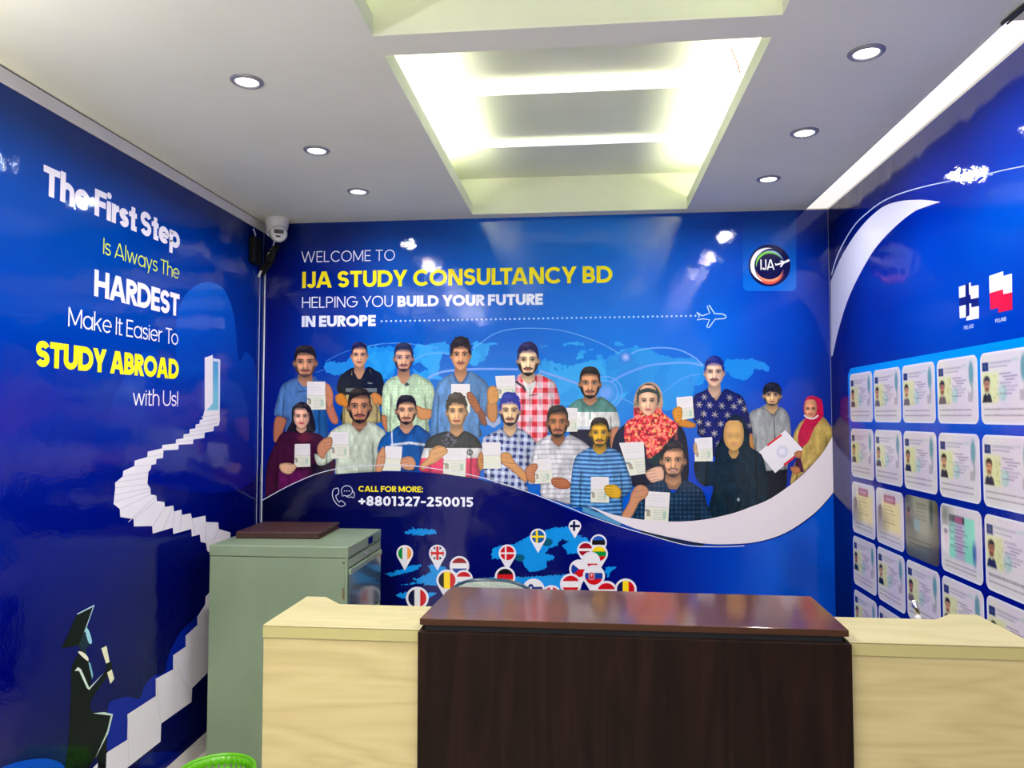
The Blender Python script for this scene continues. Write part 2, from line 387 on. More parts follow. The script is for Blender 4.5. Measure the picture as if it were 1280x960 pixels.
def nz(x, y, f=1.0, seed=0.0):
    """value noise, two octaves, about -1..1; cell 2.2/f"""
    out = 0
    for o, a in ((1, .72), (2.1, .42)):
        X, Y = x * f * o / 2.2, y * f * o / 2.2; i, j = np.floor(X), np.floor(Y); u, v = X - i, Y - j; u = u * u * (3 - 2 * u); v = v * v * (3 - 2 * v)
        out = out + a * ((_h(i, j, seed) * (1 - u) + _h(i + 1, j, seed) * u) * (1 - v) + (_h(i, j + 1, seed) * (1 - u) + _h(i + 1, j + 1, seed) * u) * v)
    return out
def hull(pts, pad=1.0):
    P = np.array(pts, float); return (P[:, 0].min() - pad, P[:, 1].min() - pad, P[:, 0].max() + pad, P[:, 1].max() + pad)
def Z(k, *v):
    o = {1: (320, 400, 6.4), 2: (320, 480, 6.4), 3: (460, 410, 6.4), 4: (460, 480, 6.4), 5: (600, 410, 6.4), 6: (600, 490, 6.4), 7: (760, 430, 6.4), 8: (760, 520, 6.4), 9: (900, 460, 4.0),
         'a': (0, 80, 3.765), 'b': (0, 320, 3.765), 'c': (60, 480, 4.0), 'd': (40, 700, 3.694), 'e': (600, 640, 5.818), 'f': (400, 590, 5.645), 'g': (1020, 180, 3.554), 'h': (1180, 320, 9.6), 'i': (440, 400, 2.7826), 'j': (600, 290, 2.909), 'k': (900, 260, 6.857)}[k]
    return [(o[0] + v[i] / o[2], o[1] + v[i + 1] / o[2]) for i in range(0, len(v), 2)]

# ------------------------------------------------------------------ geometric sans lettering
def gl(ch, w):
    """polygons of one glyph (cap height 1, stroke w) and its advance width"""
    h = w / 2; out = []; X = .74
    def bar(x0, y0, x1, y1): out.append([(x0, y0), (x1, y0), (x1, y1), (x0, y1)])
    def diag(x0, y0, x1, y1, ww=None):
        L = math.hypot(x1 - x0, y1 - y0); g = (ww or w) / 2 * L / abs(y1 - y0)
        out.append([(x0 - g, y0), (x0 + g, y0), (x1 + g, y1), (x1 - g, y1)])
    def cur(pts): out.extend(ribbon(pts, w))
    def arc(cx, cy, rx, ry, a, b, n=None):
        n = n or max(5, int(abs(b - a) / 12)); return [(cx + rx * math.cos(math.radians(t)), cy + ry * math.sin(math.radians(t))) for t in np.linspace(a, b, n)]
    W = .6
    if ch == ' ': return [], .2
    if ch == 'A': W = .88 + w * .3; g = h * 1.1; diag(g, 0, W / 2 - h * .25, 1); diag(W - g, 0, W / 2 + h * .25, 1); bar(W * .2, .2, W * .8, .2 + w * .85)
    elif ch == 'B':
        W = .66 + w * .2; bar(0, 0, w, 1); cur([(h, 1 - h)] + arc(W * .5, .74 - h / 2 + .0, W * .42 - h, .26 - h / 2, 90, -90) + [(h, .48)]); cur([(h, .48 + h * .0)] + arc(W * .5, (.48 + h) / 2, W * .5 - h, (.48 - h) / 2, 90, -90) + [(h, h)])
    elif ch in 'CGO':
        W = 1.0 + w * .1
        if ch == 'O': cur(arc(W / 2, .5, W / 2 - h, .5 - h, 0, 360, 37))
        elif ch == 'C': W *= .98; cur(arc(W / 2, .5, W / 2 - h, .5 - h, 42, 318, 28)); W *= .88
        else: cur(arc(W / 2, .5, W / 2 - h, .5 - h, 42, 360, 30)); bar(W * .52, .5 - h, W, .5 + h)
    elif ch == 'D': W = .84 + w * .2; bar(0, 0, w, 1); cur([(h, 1 - h)] + arc(W * .42, .5, W * .58 - h, .5 - h, 90, -90, 16) + [(h, h)])
    elif ch in 'EF':
        W = .56 + w * .2; bar(0, 0, w, 1); bar(w * .9, 1 - w, W, 1); bar(w * .9, .5 - h, W * .93, .5 + h)
        if ch == 'E': bar(w * .9, 0, W, w)
    elif ch == 'H': W = .74 + w * .3; bar(0, 0, w, 1); bar(W - w, 0, W, 1); bar(w * .9, .5 - h, W - w * .9, .5 + h)
    elif ch == 'I': W = w; bar(0, 0, w, 1)
    elif ch == 'J': W = .46 + w * .3; r = W / 2 - h; cur([(W - h, 1), (W - h, .6)] + arc(W / 2, h + r, r, r, 0, -170, 12))
    elif ch == 'L': W = .5 + w * .3; bar(0, 0, w, 1); bar(w * .9, 0, W, w)
    elif ch == 'M': W = .92 + w * .4; bar(0, 0, w, 1); bar(W - w, 0, W, 1); diag(W / 2, .12, h, 1); diag(W / 2, .12, W - h, 1)
    elif ch == 'N': W = .76 + w * .3; bar(0, 0, w, 1); bar(W - w, 0, W, 1); diag(W - w * .62, 0, w * .62, 1)
    elif ch in 'PR':
        W = .62 + w * .2; bar(0, 0, w, 1); cur([(h, 1 - h)] + arc(W * .48, .71, W * .52 - h, .29 - h, 90, -90) + [(h, .42 + h)])
        if ch == 'R': diag(W - h * .7, 0, W * .5, .46)
    elif ch == 'S' or ch == 's':
        W, H = (.62 + w * .25, 1) if ch == 'S' else (.48 + w * .2, X); r = (H - w) / 4; a = W / 2 - h
        cur(arc(W / 2, H - h - r, a, r, 20, 250, 18) + arc(W / 2, h + r, a, r, 70, -160, 18))
    elif ch == 'T': W = .66 + w * .2; bar(0, 1 - w, W, 1); bar(W / 2 - h, 0, W / 2 + h, 1 - w * .9)
    elif ch == 'U': W = .74 + w * .2; r = W / 2 - h; cur([(h, 1)] + arc(W / 2, r * .95 + h, r, r * .95, 180, 360, 16) + [(W - h, 1)])
    elif ch == 'W': W = 1.3 + w * .5; g = h; [diag(a, 0, b, 1) for a, b in ((W * .27, g), (W * .27, W * .5), (W * .73, W * .5), (W * .73, W - g))]
    elif ch == 'Y': W = .78 + w * .3; g = h * 1.1; diag(W / 2, .38, g, 1); diag(W / 2, .38, W - g, 1); bar(W / 2 - h, 0, W / 2 + h, .45)
    elif ch == 'a': W = .74; cur(arc(W / 2, X / 2, W / 2 - h, X / 2 - h, 0, 360, 28)); bar(W - w, 0, W, X)
    elif ch == 'e': W = .72; cur(arc(W / 2, X / 2, W / 2 - h, X / 2 - h, 0, 318, 26)); bar(w * .8, X / 2 - h * .85, W - w * .3, X / 2 + h * .7)
    elif ch == 'h': W = .6 + w * .2; bar(0, 0, w, 1.06); r = W / 2 - h; cur(arc(W / 2, X - h - r, r, r, 180, 0, 14) + [(W - h, 0)])
    elif ch == 'i': W = w * 1.1; bar(0, 0, w, X); out.append(arc(h, X + .1 + h * 1.1, h * 1.1, h * 1.1, 0, 330, 12))
    elif ch == 'k': W = .58 + w * .2; bar(0, 0, w, 1.06); diag(w * .9, .3, W - w * .7, X); diag(W - w * .55, 0, W * .42, .42)
    elif ch == 'l': W = w; bar(0, 0, w, 1.06)
    elif ch == 'o': W = .74; cur(arc(W / 2, X / 2, W / 2 - h, X / 2 - h, 0, 360, 28))
    elif ch == 'p': W = .74; cur(arc(W / 2, X / 2, W / 2 - h, X / 2 - h, 0, 360, 28)); bar(0, -.28, w, X)
    elif ch == 'r': W = .36 + w * .2; bar(0, 0, w, X); cur(arc(W + .02, X - h - .26, W - h + .02, .26, 180, 95, 8))
    elif ch == 't': W = .36 + w * .4; bar(W * .28, 0, W * .28 + w, .95); bar(0, X - w * .9, W, X); bar(W * .28, 0, W, w * .9)
    elif ch == 'w': W = .98 + w * .5; [diag(a, 0, b, X) for a, b in ((W * .27, h), (W * .27, W * .5), (W * .73, W * .5), (W * .73, W - h))]
    elif ch == 'y': W = .62 + w * .3; diag(W * .5, 0, h, X); diag(W * .34, -.28, W - h, X)
    elif ch == '0': W = .66; cur(arc(W / 2, .5, W / 2 - h, .5 - h, 0, 360, 28))
    elif ch == '1': W = .36; bar(W - w, 0, W, 1); bar(0, 1 - w, W - w * .9, 1)
    elif ch == '2': W = .6; cur(arc(W / 2, .7, W / 2 - h, .3 - h, 165, -25, 14) + [(h * 1.3, h * 1.2)]); bar(0, 0, W, w)
    elif ch == '3': W = .62; cur(arc(W / 2, .74, W / 2 - h - .02, .26 - h, 150, -80, 14)); cur(arc(W / 2, .27 + h * .2, W / 2 - h, .27 - h * .8, 82, -150, 16))
    elif ch == '5': W = .62; bar(.08, 1 - w, W * .95, 1); diag(h + .05, .5, h + .1, 1); cur(arc(W / 2 - .01, .33, W / 2 - h, .33 - h, 140, -150, 18))
    elif ch == '7': W = .58; bar(0, 1 - w, W, 1); diag(W * .3, 0, W - h, 1 - w * .5)
    elif ch == '8': W = .64; cur(arc(W / 2, .76 - h / 2, W / 2 - h - .03, .25 - h / 2 + .0, 0, 360, 22)); cur(arc(W / 2, .27 + h * .1, W / 2 - h, .27 - h * .9, 0, 360, 22))
    elif ch == '+': W = .6; bar(0, .45 - h, W, .45 + h); bar(W / 2 - h, .15, W / 2 + h, .75)
    elif ch == '-': W = .42; bar(0, .45 - h, W, .45 + h)
    elif ch == ':': W = w; bar(0, 0, w, w); bar(0, .55, w, .55 + w)
    elif ch == '!': W = w; bar(0, 0, w, w); bar(0, w * 1.6, w, 1)
    return out, W
def text(pl, s, w, x0, x1, xr, ytop, ybase, col, parent, gap=.12, label=None, yoff=0):
    """letters between photo columns x0..x1, cap height measured at column xr"""
    polys = []; cx = 0
    for ch in s:
        g, W = gl(ch, w)
        if polys: cx -= {'LT': .16, 'TA': .12, 'LY': .12, 'AY': .1, 'To': .14, 'UT': 0, 'TE': 0, 'CY': .03, 'OY': .04, 'RT': .04, 'AB': .02, 'DY': .05, 'AT': .1, 'LO': .06, 'OA': .04, 'FO': .03, 'FU': 0, 'YO': .06, 'JA': .04, 'Wi': 0}.get(prev + ch, 0)
        prev = ch
        polys += [[(a + cx, b) for a, b in q] for q in g]; cx += W + gap
    cx -= gap
    u0 = float(pl.px(x0, ybase)[0]); u1 = float(pl.px(x1, ybase)[0])
    zt_ = float(pl.px(xr, ytop)[1]); zb = float(pl.px(xr, ybase)[1]); H = zt_ - zb
    o = strokes('lettering', pl, [[(u0 + (u1 - u0) * a / cx, zb + H * b) for a, b in q] for q in polys], col, parent)
    if label: o['label'] = label
    return o
def mural(name, loc, label):
    o = tag(empty(name, loc), label, 'wall mural'); o['_org'] = list(loc); return o
def bgraster(pl, u0, u1, z0, z1, colfn, parent, pitch=.02):
    """the base sheet of a mural; colfn gets photo-frame columns/rows rebuilt from wall position"""
    return raster('vinyl_sheet', pl, (u0, z0, u1, z1), pitch, None, colfn, parent, wall=True, eps=.0012)
def gridcol(us, zs, table):
    T = np.array(table, float)
    def f(u, z):
        a = np.clip(np.interp(u, us, np.arange(len(us))), 0, len(us) - 1); b = np.clip(np.interp(z, zs, np.arange(len(zs))), 0, len(zs) - 1)
        i, j = np.minimum(a.astype(int), len(us) - 2), np.minimum(b.astype(int), len(zs) - 2); a -= i; b -= j
        a = a * a * (3 - 2 * a); b = b * b * (3 - 2 * b); a, b = a[:, None], b[:, None]
        return (T[j, i] * (1 - a) + T[j, i + 1] * a) * (1 - b) + (T[j + 1, i] * (1 - a) + T[j + 1, i + 1] * a) * b
    return f
# ------------------------------------------------------------------ back wall mural
mb = mural('back_mural', (-.27, YB - .002, 0), 'glossy blue vinyl mural on the back wall with smiling passport holders and yellow heading')
def wx(pl, xs, y): return [float(pl.px(x, y)[0]) for x in xs]
def wz(pl, x, ys): return [float(pl.px(x, y)[1]) for y in ys]
bcols = [327, 400, 500, 620, 760, 880, 980, 1044]; brows = [270, 340, 420, 500, 600, 760]
bt = [[(4,14,76),(3,36,116),(0,66,156),(0,84,184),(0,90,190),(0,66,170),(0,48,156),(0,18,104)],
      [(4,10,90),(0,28,126),(0,72,170),(0,90,196),(0,96,206),(0,78,192),(0,56,176),(0,30,134)],
      [(4,14,112),(0,42,146),(0,78,182),(0,94,202),(0,108,216),(0,92,206),(0,62,182),(0,36,146)],
      [(0,16,124),(0,58,162),(5,102,198),(12,118,212),(16,128,218),(8,100,206),(0,56,180),(0,32,134)],
      [(0,14,112),(0,48,156),(0,78,186),(8,96,200),(8,98,206),(0,58,186),(0,38,146),(0,32,134)],
      [(0,8,80),(0,8,80),(0,8,90),(0,10,100),(0,20,120),(0,78,200),(0,50,165),(0,36,140)]]
bg = gridcol(wx(PB, bcols, 520), wz(PB, 700, brows)[::-1], bt[::-1])
bgraster(PB, XL + .002, XR - .002, .0, ZC - .002, bg, mb)
LAND = (44, 158, 232)
def landcol(a): return lambda x, y: tuple(np.array((10, 110, 205)) * (1 - a) + np.array(LAND) * a)
# world map behind the people
maps = [(.45, Z(1, 560,345, 620,330, 700,345, 760,300, 850,250, 900,225, 1000,215, 1110,230, 1110,420, 1040,470, 900,380, 780,420, 640,440, 560,420)),
 (.8, Z(3, 20,205, 90,185, 200,195, 210,300, 200,340, 160,370, 130,420, 60,380, 40,300, 0,250)),
 (.9, Z(3, 370,150, 440,135, 520,150, 600,175, 590,240, 570,360, 600,420, 500,400, 480,430, 380,380, 370,330, 400,360, 440,350, 470,320, 420,270, 370,290)),
 (.75, Z(3, 480,130, 560,118, 640,125, 650,210, 600,190, 520,185)),
 (1, Z(3, 850,115, 930,120, 1040,125, 970,150, 960,210, 900,280, 820,300, 830,200)),
 (1, Z(5, 490,255, 560,265, 690,300, 640,330, 600,320, 620,345, 720,300, 790,280, 850,270, 900,260, 940,270, 935,220, 960,205, 980,240, 1010,260, 1030,300, 1010,250, 1060,220, 1100,190, 1150,180, 1280,160, 1280,420, 1180,520, 1100,600, 1000,620, 640,620, 600,480, 520,420, 480,380)),
 (1, Z(5, 770,245, 800,190, 900,168, 905,178, 840,200, 815,240)), (1, Z(5, 655,130, 760,115, 840,125, 760,138)), (.8, Z(5, 1080,120, 1120,112, 1170,140, 1100,140)),
 (.55, Z(7, 0,120, 120,60, 200,30, 340,40, 420,90, 560,110, 660,110, 760,160, 770,300, 700,340, 640,500, 560,520, 420,520, 300,330, 100,400, 0,300)),
 (.35, Z(7, 930,140, 1040,120, 1180,130, 1280,170, 1280,220, 1180,200, 1100,290, 960,240)),
 (.4, Z(5, 480,130, 500,145, 520,135, 550,150, 500,160))]
for a, p in maps:
    x0, y0, x1, y1 = hull(p, 3)
    def mk(X, Y, p=p): return polysd(X, Y, spl(p, 3, True)) + 2.6 * nz(X, Y, .8, 1) 
    def cf(x, y, a=a): return Paint(x, y, (10, 112, 208)).mix(np.full(len(x), a) * (1 - .25 * (nz(x, y, .12, 3) > .2)), LAND).out()
    raster('world_map', PB, (x0, y0, x1, y1), 1.3, mk, cf, mb)
LAV = (118, 158, 232)
def arcs(p, w, col, k=10): return strokes('flight_arc', PB, ribbon(spl(p, k), w), col, mb, wall=False)
arcs(Z(3, 0,150, 130,125, 300,122, 420,140, 560,160), .7, (90, 160, 225))
arcs(Z(1, 560,330, 700,260, 860,215, 1000,190, 1100,188), .7, (60, 130, 215))
arcs(Z(1, 480,420, 560,395, 640,405, 720,450), .8, (50, 120, 210))
arcs(Z(3, 830,175, 980,70, 1150,20, 1320,5, 1500,18, 1680,75, 1850,180, 1980,310) if False else Z(5, -60,165, 20,110, 120,45, 250,10, 420,2, 620,15, 800,60, 980,130, 1150,225), 1.0, (110, 165, 232))
arcs(Z(3, 370,260, 450,215, 560,200, 640,205, 700,210), 1.5, (90, 160, 228))
arcs(Z(3, 480,400, 600,350, 820,330, 1000,328, 1200,330), 2.6, LAV)
arcs(Z(5, 480,345, 560,370, 680,410, 790,450), 2.8, LAV)
arcs(Z(7, 10,310, 140,240, 320,175, 480,155, 640,150, 760,175), 2.8, (96, 150, 232))
arcs(Z(7, 150,105, 250,50, 420,30, 560,45, 680,100, 760,170), 1.6, (110, 160, 236))
arcs(Z(7, 440,390, 540,310, 640,260, 740,240), .9, (90, 150, 228))
arcs(Z(7, 0,440, 120,440, 230,500), 1.8, (70, 150, 225))
for r in (15, 20.5): arcs([(757 + r * math.cos(t), 491 + r * math.sin(t)) for t in np.linspace(-2.2, 1.3, 24)], 1.1, (110, 160, 235), 2)
raster('arc_glow', PB, (736, 470, 778, 512), 1.2, lambda X, Y: ellsd(X, Y, 757, 491, 14, 14), lambda x, y: Paint(x, y, (40, 140, 220)).ell(757, 491, 9, 9, (120, 160, 235), .8, 8).out(), mb)
raster('arc_glow', PB, (772, 436, 792, 456), 1.0, lambda X, Y: ellsd(X, Y, 782, 446.5, 8, 8), lambda x, y: Paint(x, y, (40, 120, 215)).ell(782, 446.5, 4, 4, (175, 180, 240), .9, 5).out(), mb)
# heading
WH, YE = (226, 232, 250), (240, 224, 20)
text(PB, 'WELCOME TO', .085, 376.7, 493.7, 377, 314.6, 328.2, WH, mb, .14)
text(PB, 'IJA STUDY CONSULTANCY BD', .21, 377.9, 765.7, 378, 339.9, 360.2, YE, mb, .07, 'yellow lettering')
text(PB, 'HELPING YOU', .09, 377.7, 491, 378, 371.4, 385.1, WH, mb, .13)
text(PB, 'BUILD YOUR FUTURE', .24, 497, 678.7, 497, 370, 383.6, WH, mb, .05)
text(PB, 'IN EUROPE', .24, 377.3, 469.7, 377, 395.1, 408.8, WH, mb, .05)
dots = []
for k in range(67):
    x = 477.2 + 5.94 * k; y = 401.6 - .01735 * (x - 477)
    dots.append([(x + 1.25 * math.cos(t), y + 1.25 * math.sin(t)) for t in np.arange(8) * math.pi / 4])
strokes('dotted_line', PB, dots, (190, 215, 250), mb, wall=False)
pl_ = Z('j', 788,292, 808,305, 822,300, 835,296, 826,270, 833,266, 853,297, 880,298, 893,304, 895,310, 888,315, 855,317, 832,348, 824,346, 834,319, 810,316, 790,320, 798,306, 788,292)
strokes('plane_outline', PB, ribbon(pl_, 1.1), (200, 225, 250), mb, wall=False)
# round emblem on a paler tag
def tagmask(X, Y):
    d = np.minimum(np.minimum(X - 928.4, 995.2 - X), 363.8 - Y); r = 6
    cx, cy = np.clip(X, 928.4 + r, 995.2 - r), np.clip(Y, 0, 363.8 - r); dd = r - np.hypot(X - cx, Y - cy)
    return np.where((Y > 363.8 - r) & ((X < 934.4) | (X > 989.2)), dd, d)
raster('emblem_tag', PB, (926, 265.2, 998, 366), 2, tagmask, lambda x, y: Paint(x, y, (0, 62, 160)).mix((y - 270) / 95, (8, 100, 208)).out(), mb)
ecx, ecy = 961.8, 332.0
def emb(x, y):
    p = Paint(x, y, (14, 16, 70)); r = np.hypot(x - ecx, y - ecy); a = np.degrees(np.arctan2(-(y - ecy), x - ecx)) % 360
    def ring(r0, r1, a0, a1, col, dx=0, dy=0):
        rr = np.hypot(x - ecx - dx, y - ecy - dy); mid, hw = (r0 + r1) / 2, (r1 - r0) / 2
        aa = (a - a0) % 360; span = (a1 - a0) % 360; taper = np.clip(np.minimum(aa, span - aa) / 50, 0, 1) * (aa < span)
        p.mix(np.clip(.5 + (hw * taper - np.abs(rr - mid)) / .6, 0, 1) * (taper > 0), col)
    ring(18, 23.5, 205, 330, (214, 84, 66)); ring(16.5, 19.5, 200, 345, (240, 150, 110), 0, .8)
    ring(19, 24, 80, 250, (236, 238, 246)); ring(15, 18, 30, 190, (120, 205, 70)); ring(17, 19, 10, 120, (150, 190, 230))
    return p.out()
raster('emblem', PB, (934, 304, 990, 360), .45, lambda X, Y: ellsd(X, Y, ecx, ecy, 26.2, 26.2), emb, mb)
text(PB, 'IJA', .14, 950.5, 968, 953, 324.5, 337.5, (240, 242, 250), mb, .08)
flat('emblem_plane', PB, Z('k', 470,472, 482,480, 505,474, 530,466, 512,455, 522,450, 550,457, 585,440, 598,448, 592,458, 560,472, 546,478, 524,508, 514,504, 524,482, 490,492, 474,494), (240, 242, 250), mb)

# ---- printed people
HAIR = (26, 22, 24)
def person(label, body, shirt, col=None):
    """body: outline (photo px) of the clothed torso; shirt(p) paints its pattern"""
    b = spl(body, 3, True)
    def cf(x, y):
        p = Paint(x, y, (0, 0, 0)); shirt(p); sd = polysd(x, y, b)
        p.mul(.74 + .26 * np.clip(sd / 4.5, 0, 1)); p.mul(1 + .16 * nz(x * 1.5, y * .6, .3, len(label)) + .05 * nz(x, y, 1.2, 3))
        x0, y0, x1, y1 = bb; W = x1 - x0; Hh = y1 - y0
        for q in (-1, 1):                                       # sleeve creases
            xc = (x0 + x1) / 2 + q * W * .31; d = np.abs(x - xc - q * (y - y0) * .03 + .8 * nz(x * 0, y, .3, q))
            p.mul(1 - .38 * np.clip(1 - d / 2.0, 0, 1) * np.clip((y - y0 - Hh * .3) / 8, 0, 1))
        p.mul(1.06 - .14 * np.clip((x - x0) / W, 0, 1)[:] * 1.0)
        return p.out()
    bb = hull(b, 0); eu = nexteps(PB); nexteps(PB)
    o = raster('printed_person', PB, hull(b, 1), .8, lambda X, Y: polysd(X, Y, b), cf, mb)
    o['label'] = label; o['_eu'] = eu; return o
def skinpoly(par, name, pts, skin, lines=()):
    b = spl(pts, 3, True)
    def cf(x, y):
        p = Paint(x, y, skin); sd = polysd(x, y, b); p.mul(.72 + .28 * np.clip(sd / 2.2, 0, 1))
        for l in lines: p.line([(a, b + .75) for a, b in l], .8, np.minimum(np.array(skin) * 1.2, 255), .7, .8)
        for l in lines: p.line(l, .5, tuple(np.array(skin) * .4), .85, .6)
        return p.out()
    return raster(name, PB, hull(b, 1), .6, lambda X, Y: polysd(X, Y, b), cf, par)
def hand(par, pts, skin, d=(1, 0)):
    P = np.array(pts); c = P.mean(0); s = np.ptp(P, axis=0).min(); ln = []
    dx, dy = d
    for k in (-1.5, -.5, .5, 1.5):
        o = c + np.array([-dy, dx]) * k * s * .2 + np.array([dx, dy]) * s * .14
        ln.append([tuple(o - np.array([dx, dy]) * s * .18), tuple(o + np.array([dx, dy]) * s * .42)])
    return skinpoly(par, 'hand', pts, skin, ln)
def paper(par, pts, fold=.5, tint=(226, 222, 224), low=(222, 224, 208), marks=True):
    (a, b, c, d) = [np.array(q, float) for q in pts]       # tl tr br bl
    def cf(x, y):
        e1, e2 = b - a, d - a; M2 = np.linalg.inv(np.array([e1, e2]).T); uv = (np.stack([x, y], 1) - a) @ M2.T; u, v = uv[:, 0], uv[:, 1]
        p = Paint(x, y, tint); p.mix((v > fold) * 1.0, low); p.mix(np.clip(1 - np.abs(v - fold) / .025, 0, 1) * .45, (170, 160, 165))
        if marks:
            for k in range(5): p.mix((np.abs(v - fold - .1 - k * .075) < .015) * (u > .34) * (u < .85) * .28, (130, 130, 150))
            p.mix((np.abs(u - .15) < .08) * (np.abs(v - fold - .22) < .09) * .55, (120, 100, 85)); p.mix((np.abs(u - .82) < .07) * (np.abs(v - fold - .25) < .12) * .4, (110, 170, 150))
            p.mix((np.abs(v - fold - .12) < .03) * (u < .18) * .5, (60, 80, 110))
            for k in range(3): p.mix((np.abs(v - .12 - k * .09) < .012) * (u > .15) * (u < .8) * .14, (140, 130, 170))
        return p.out()
    return raster('document', PB, hull(pts, .5), .6, lambda X, Y: polysd(X, Y, [tuple(a), tuple(b), tuple(c), tuple(d)]), cf, par)
def head(par, k, cx, top, chin, w, skin, neck=None, hair=HAIR, hv=1.0, hl=.25, beard=0, stache=0, smile=0, glasses=False, light=1.0, lips=None, ear=True, messy=0.0, part=0.0, bcol=None, hairon=True, blur=False, neckw=.54, side=.5):
    (cx, top), = Z(k, cx, top); o = {1: 400, 2: 480, 3: 410, 4: 480, 5: 410, 6: 490, 7: 430, 8: 520, 9: 460}[k]; sc = 4.0 if k == 9 else 6.4
    chin = o + chin / sc; w = w / sc; H = chin - top; R = w / 2; skin = np.array(skin, float) * light
    if neck:                                                    # neck with the collar opening
        ub = [(cx - R * .6, top + H * .85), (cx + R * .6, top + H * .85), (cx + R * .72, chin + neck * .9), (cx + R * .3, chin + neck * 1.5), (cx - R * .3, chin + neck * 1.5), (cx - R * .72, chin + neck * .9)]
        raster('throat', PB, hull(ub, 1), 1.0, lambda X, Y: polysd(X, Y, ub), lambda x, y: Paint(x, y, skin * .72).out(), par, eps=par['_eu'])
        nb = [(cx - R * neckw, top + H * .8), (cx + R * neckw, top + H * .8), (cx + R * (neckw + .12), chin + neck * .35), (cx + R * .18, chin + neck), (cx - R * .18, chin + neck), (cx - R * (neckw + .12), chin + neck * .35)]
        def nf(x, y):
            p = Paint(x, y, skin * .9); p.mix(np.clip(1 - (y - chin) / (neck * .6), 0, 1) * .45, skin * .45); return p.out()
        raster('neck', PB, hull(nb, 1), .7, lambda X, Y: polysd(X, Y, nb), nf, par)
    gt, gw = [0, .1, .3, .5, .66, .78, .87, .94, .985, 1.01], [.5, .82, .97, 1.0, .96, .85, .68, .47, .24, .0]
    def fm(X, Y):
        t = (Y - top) / H; s = (X - cx) / R
        m = np.minimum((np.interp(t, gt, gw) - np.abs(s)) * R * .8, np.where(t > 1.02, -1., 5.)); m = np.where((t < 0), -1, m)
        if ear: m = np.maximum(m, np.maximum(ellsd(X, Y, cx - R * 1.01, top + H * .56, R * .13, H * .1), ellsd(X, Y, cx + R * 1.01, top + H * .56, R * .13, H * .1)))
        return m
    bc = np.array(bcol if bcol else hair, float)
    def ff(x, y):
        p = Paint(x, y, skin); s, t = (x - cx) / R, (y - top) / H; g = np.interp(t, gt, gw) + .01
        if blur:
            p.ell(cx, top + H * .5, R * .7, H * .3, skin * 1.12, .7, 6); p.mix(np.clip((np.abs(s) / g - .6) * 1.4, 0, .6), skin * .66); p.ell(cx - R * .35, top + H * .5, R * .3, H * .1, skin * .72, .5, 5); p.ell(cx + R * .35, top + H * .5, R * .3, H * .1, skin * .72, .5, 5); p.ell(cx, top + H * .78, R * .3, H * .07, (170, 100, 90), .4, 4); return p.out()
        p.mix(np.clip((np.abs(s) / g - .62) * 1.1, 0, .42), skin * .55)
        p.ell(cx, top + H * .36, R * .55, H * .09, skin * 1.2, .7, 3); p.ell(cx - R * .45, top + H * .65, R * .24, H * .07, skin * 1.22, .7, 2); p.ell(cx + R * .42, top + H * .65, R * .24, H * .07, skin * 1.1, .5, 2)
        p.ell(cx, top + H * .6, R * .09, H * .12, skin * 1.24, .75, 1.4)
        if beard:
            q = np.maximum(np.clip((np.abs(s) / g - .64) / .14, 0, 1) * np.clip((t - .58) / .1, 0, 1), np.clip((t - .875) / .035, 0, 1))
            p.mix(np.clip(q * (.25 + beard) * (.9 + .2 * nz(x, y, 1.8, 2)), 0, 1), bc)
        p.mix(np.clip((np.abs(s) - .72) / .2, 0, 1) * np.clip(1 - np.abs(t - .4) / .2, 0, 1) * (.75 if hairon else 0), np.array(hair, float)); p.mix(np.clip(1 - (t - hl) / .07, 0, 1) * (.45 if hairon else 0), np.array(hair, float))
        p.mix(np.clip(s * .5, 0, .28), skin * .6)
        p.ell(cx - R * .17, top + H * .705, R * .07, H * .016, skin * .45, .7, .5); p.ell(cx + R * .17, top + H * .705, R * .07, H * .016, skin * .45, .7, .5)
        p.ell(cx + R * .2, top + H * .66, R * .06, H * .05, skin * .7, .5, .8)
        for q in (-1, 1):
            ex, ey = cx + q * R * .42, top + H * .515
            p.ell(ex, ey - H * .01, R * .28, H * .055, skin * .48, .62, 1.5)
            p.ell(ex, ey, R * .19, H * .025, (206, 194, 186), .6, .5)
            p.ell(ex, ey - H * .003, R * .09, H * .026, (30, 20, 18), .95, .5)
            p.line([(ex - R * .2, ey - H * .012), (ex, ey - H * .036), (ex + R * .2, ey - H * .012)], 
                   .4, (44, 28, 24), .7, .5)
            p.line([(ex - q * R * .24, top + H * .445), (ex, top + H * .425), (ex + q * R * .27, top + H * .45)], H * .022, np.minimum(bc, 50), .85, .8)
        lc = lips or (150, 78, 72)
        mw = R * (.34 if not smile else .4)
        p.ell(cx, top + H * .80, mw, H * .034, lc, .85, .6)
        if smile > 1: p.ell(cx, top + H * .797, mw * .7, H * .016, (225, 214, 206), .75, .5)
        else: p.line([(cx - mw, top + H * (.79 - .008 * smile)), (cx, top + H * .80), (cx + mw, top + H * (.79 - .008 * smile))], .4, skin * .3, .7, .4)
        p.ell(cx, top + H * .855, R * .22, H * .012, skin * .66, .5, .8)
        if stache: stq = min(1, stache + .25)
        if stache: p.line([(cx - R * .42, top + H * .785), (cx - R * .2, top + H * .75), (cx, top + H * .752), (cx + R * .2, top + H * .75), (cx + R * .42, top + H * .785)], H * .03, bc, stq, .6)
        if glasses:
            for q in (-1, 1): p.line([(cx + q * R * .42 + R * .3 * math.cos(a), top + H * .52 + H * .065 * math.sin(a)) for a in np.linspace(0, 6.3, 14)], .35, (60, 50, 50), .8, .4)
        mc = np.array(skin) * .8; p.c = mc + (p.c - mc) * 1.18
        return p.out()
    raster('face', PB, (cx - R * 1.3, top, cx + R * 1.3, chin + .6), .42, fm, ff, par)
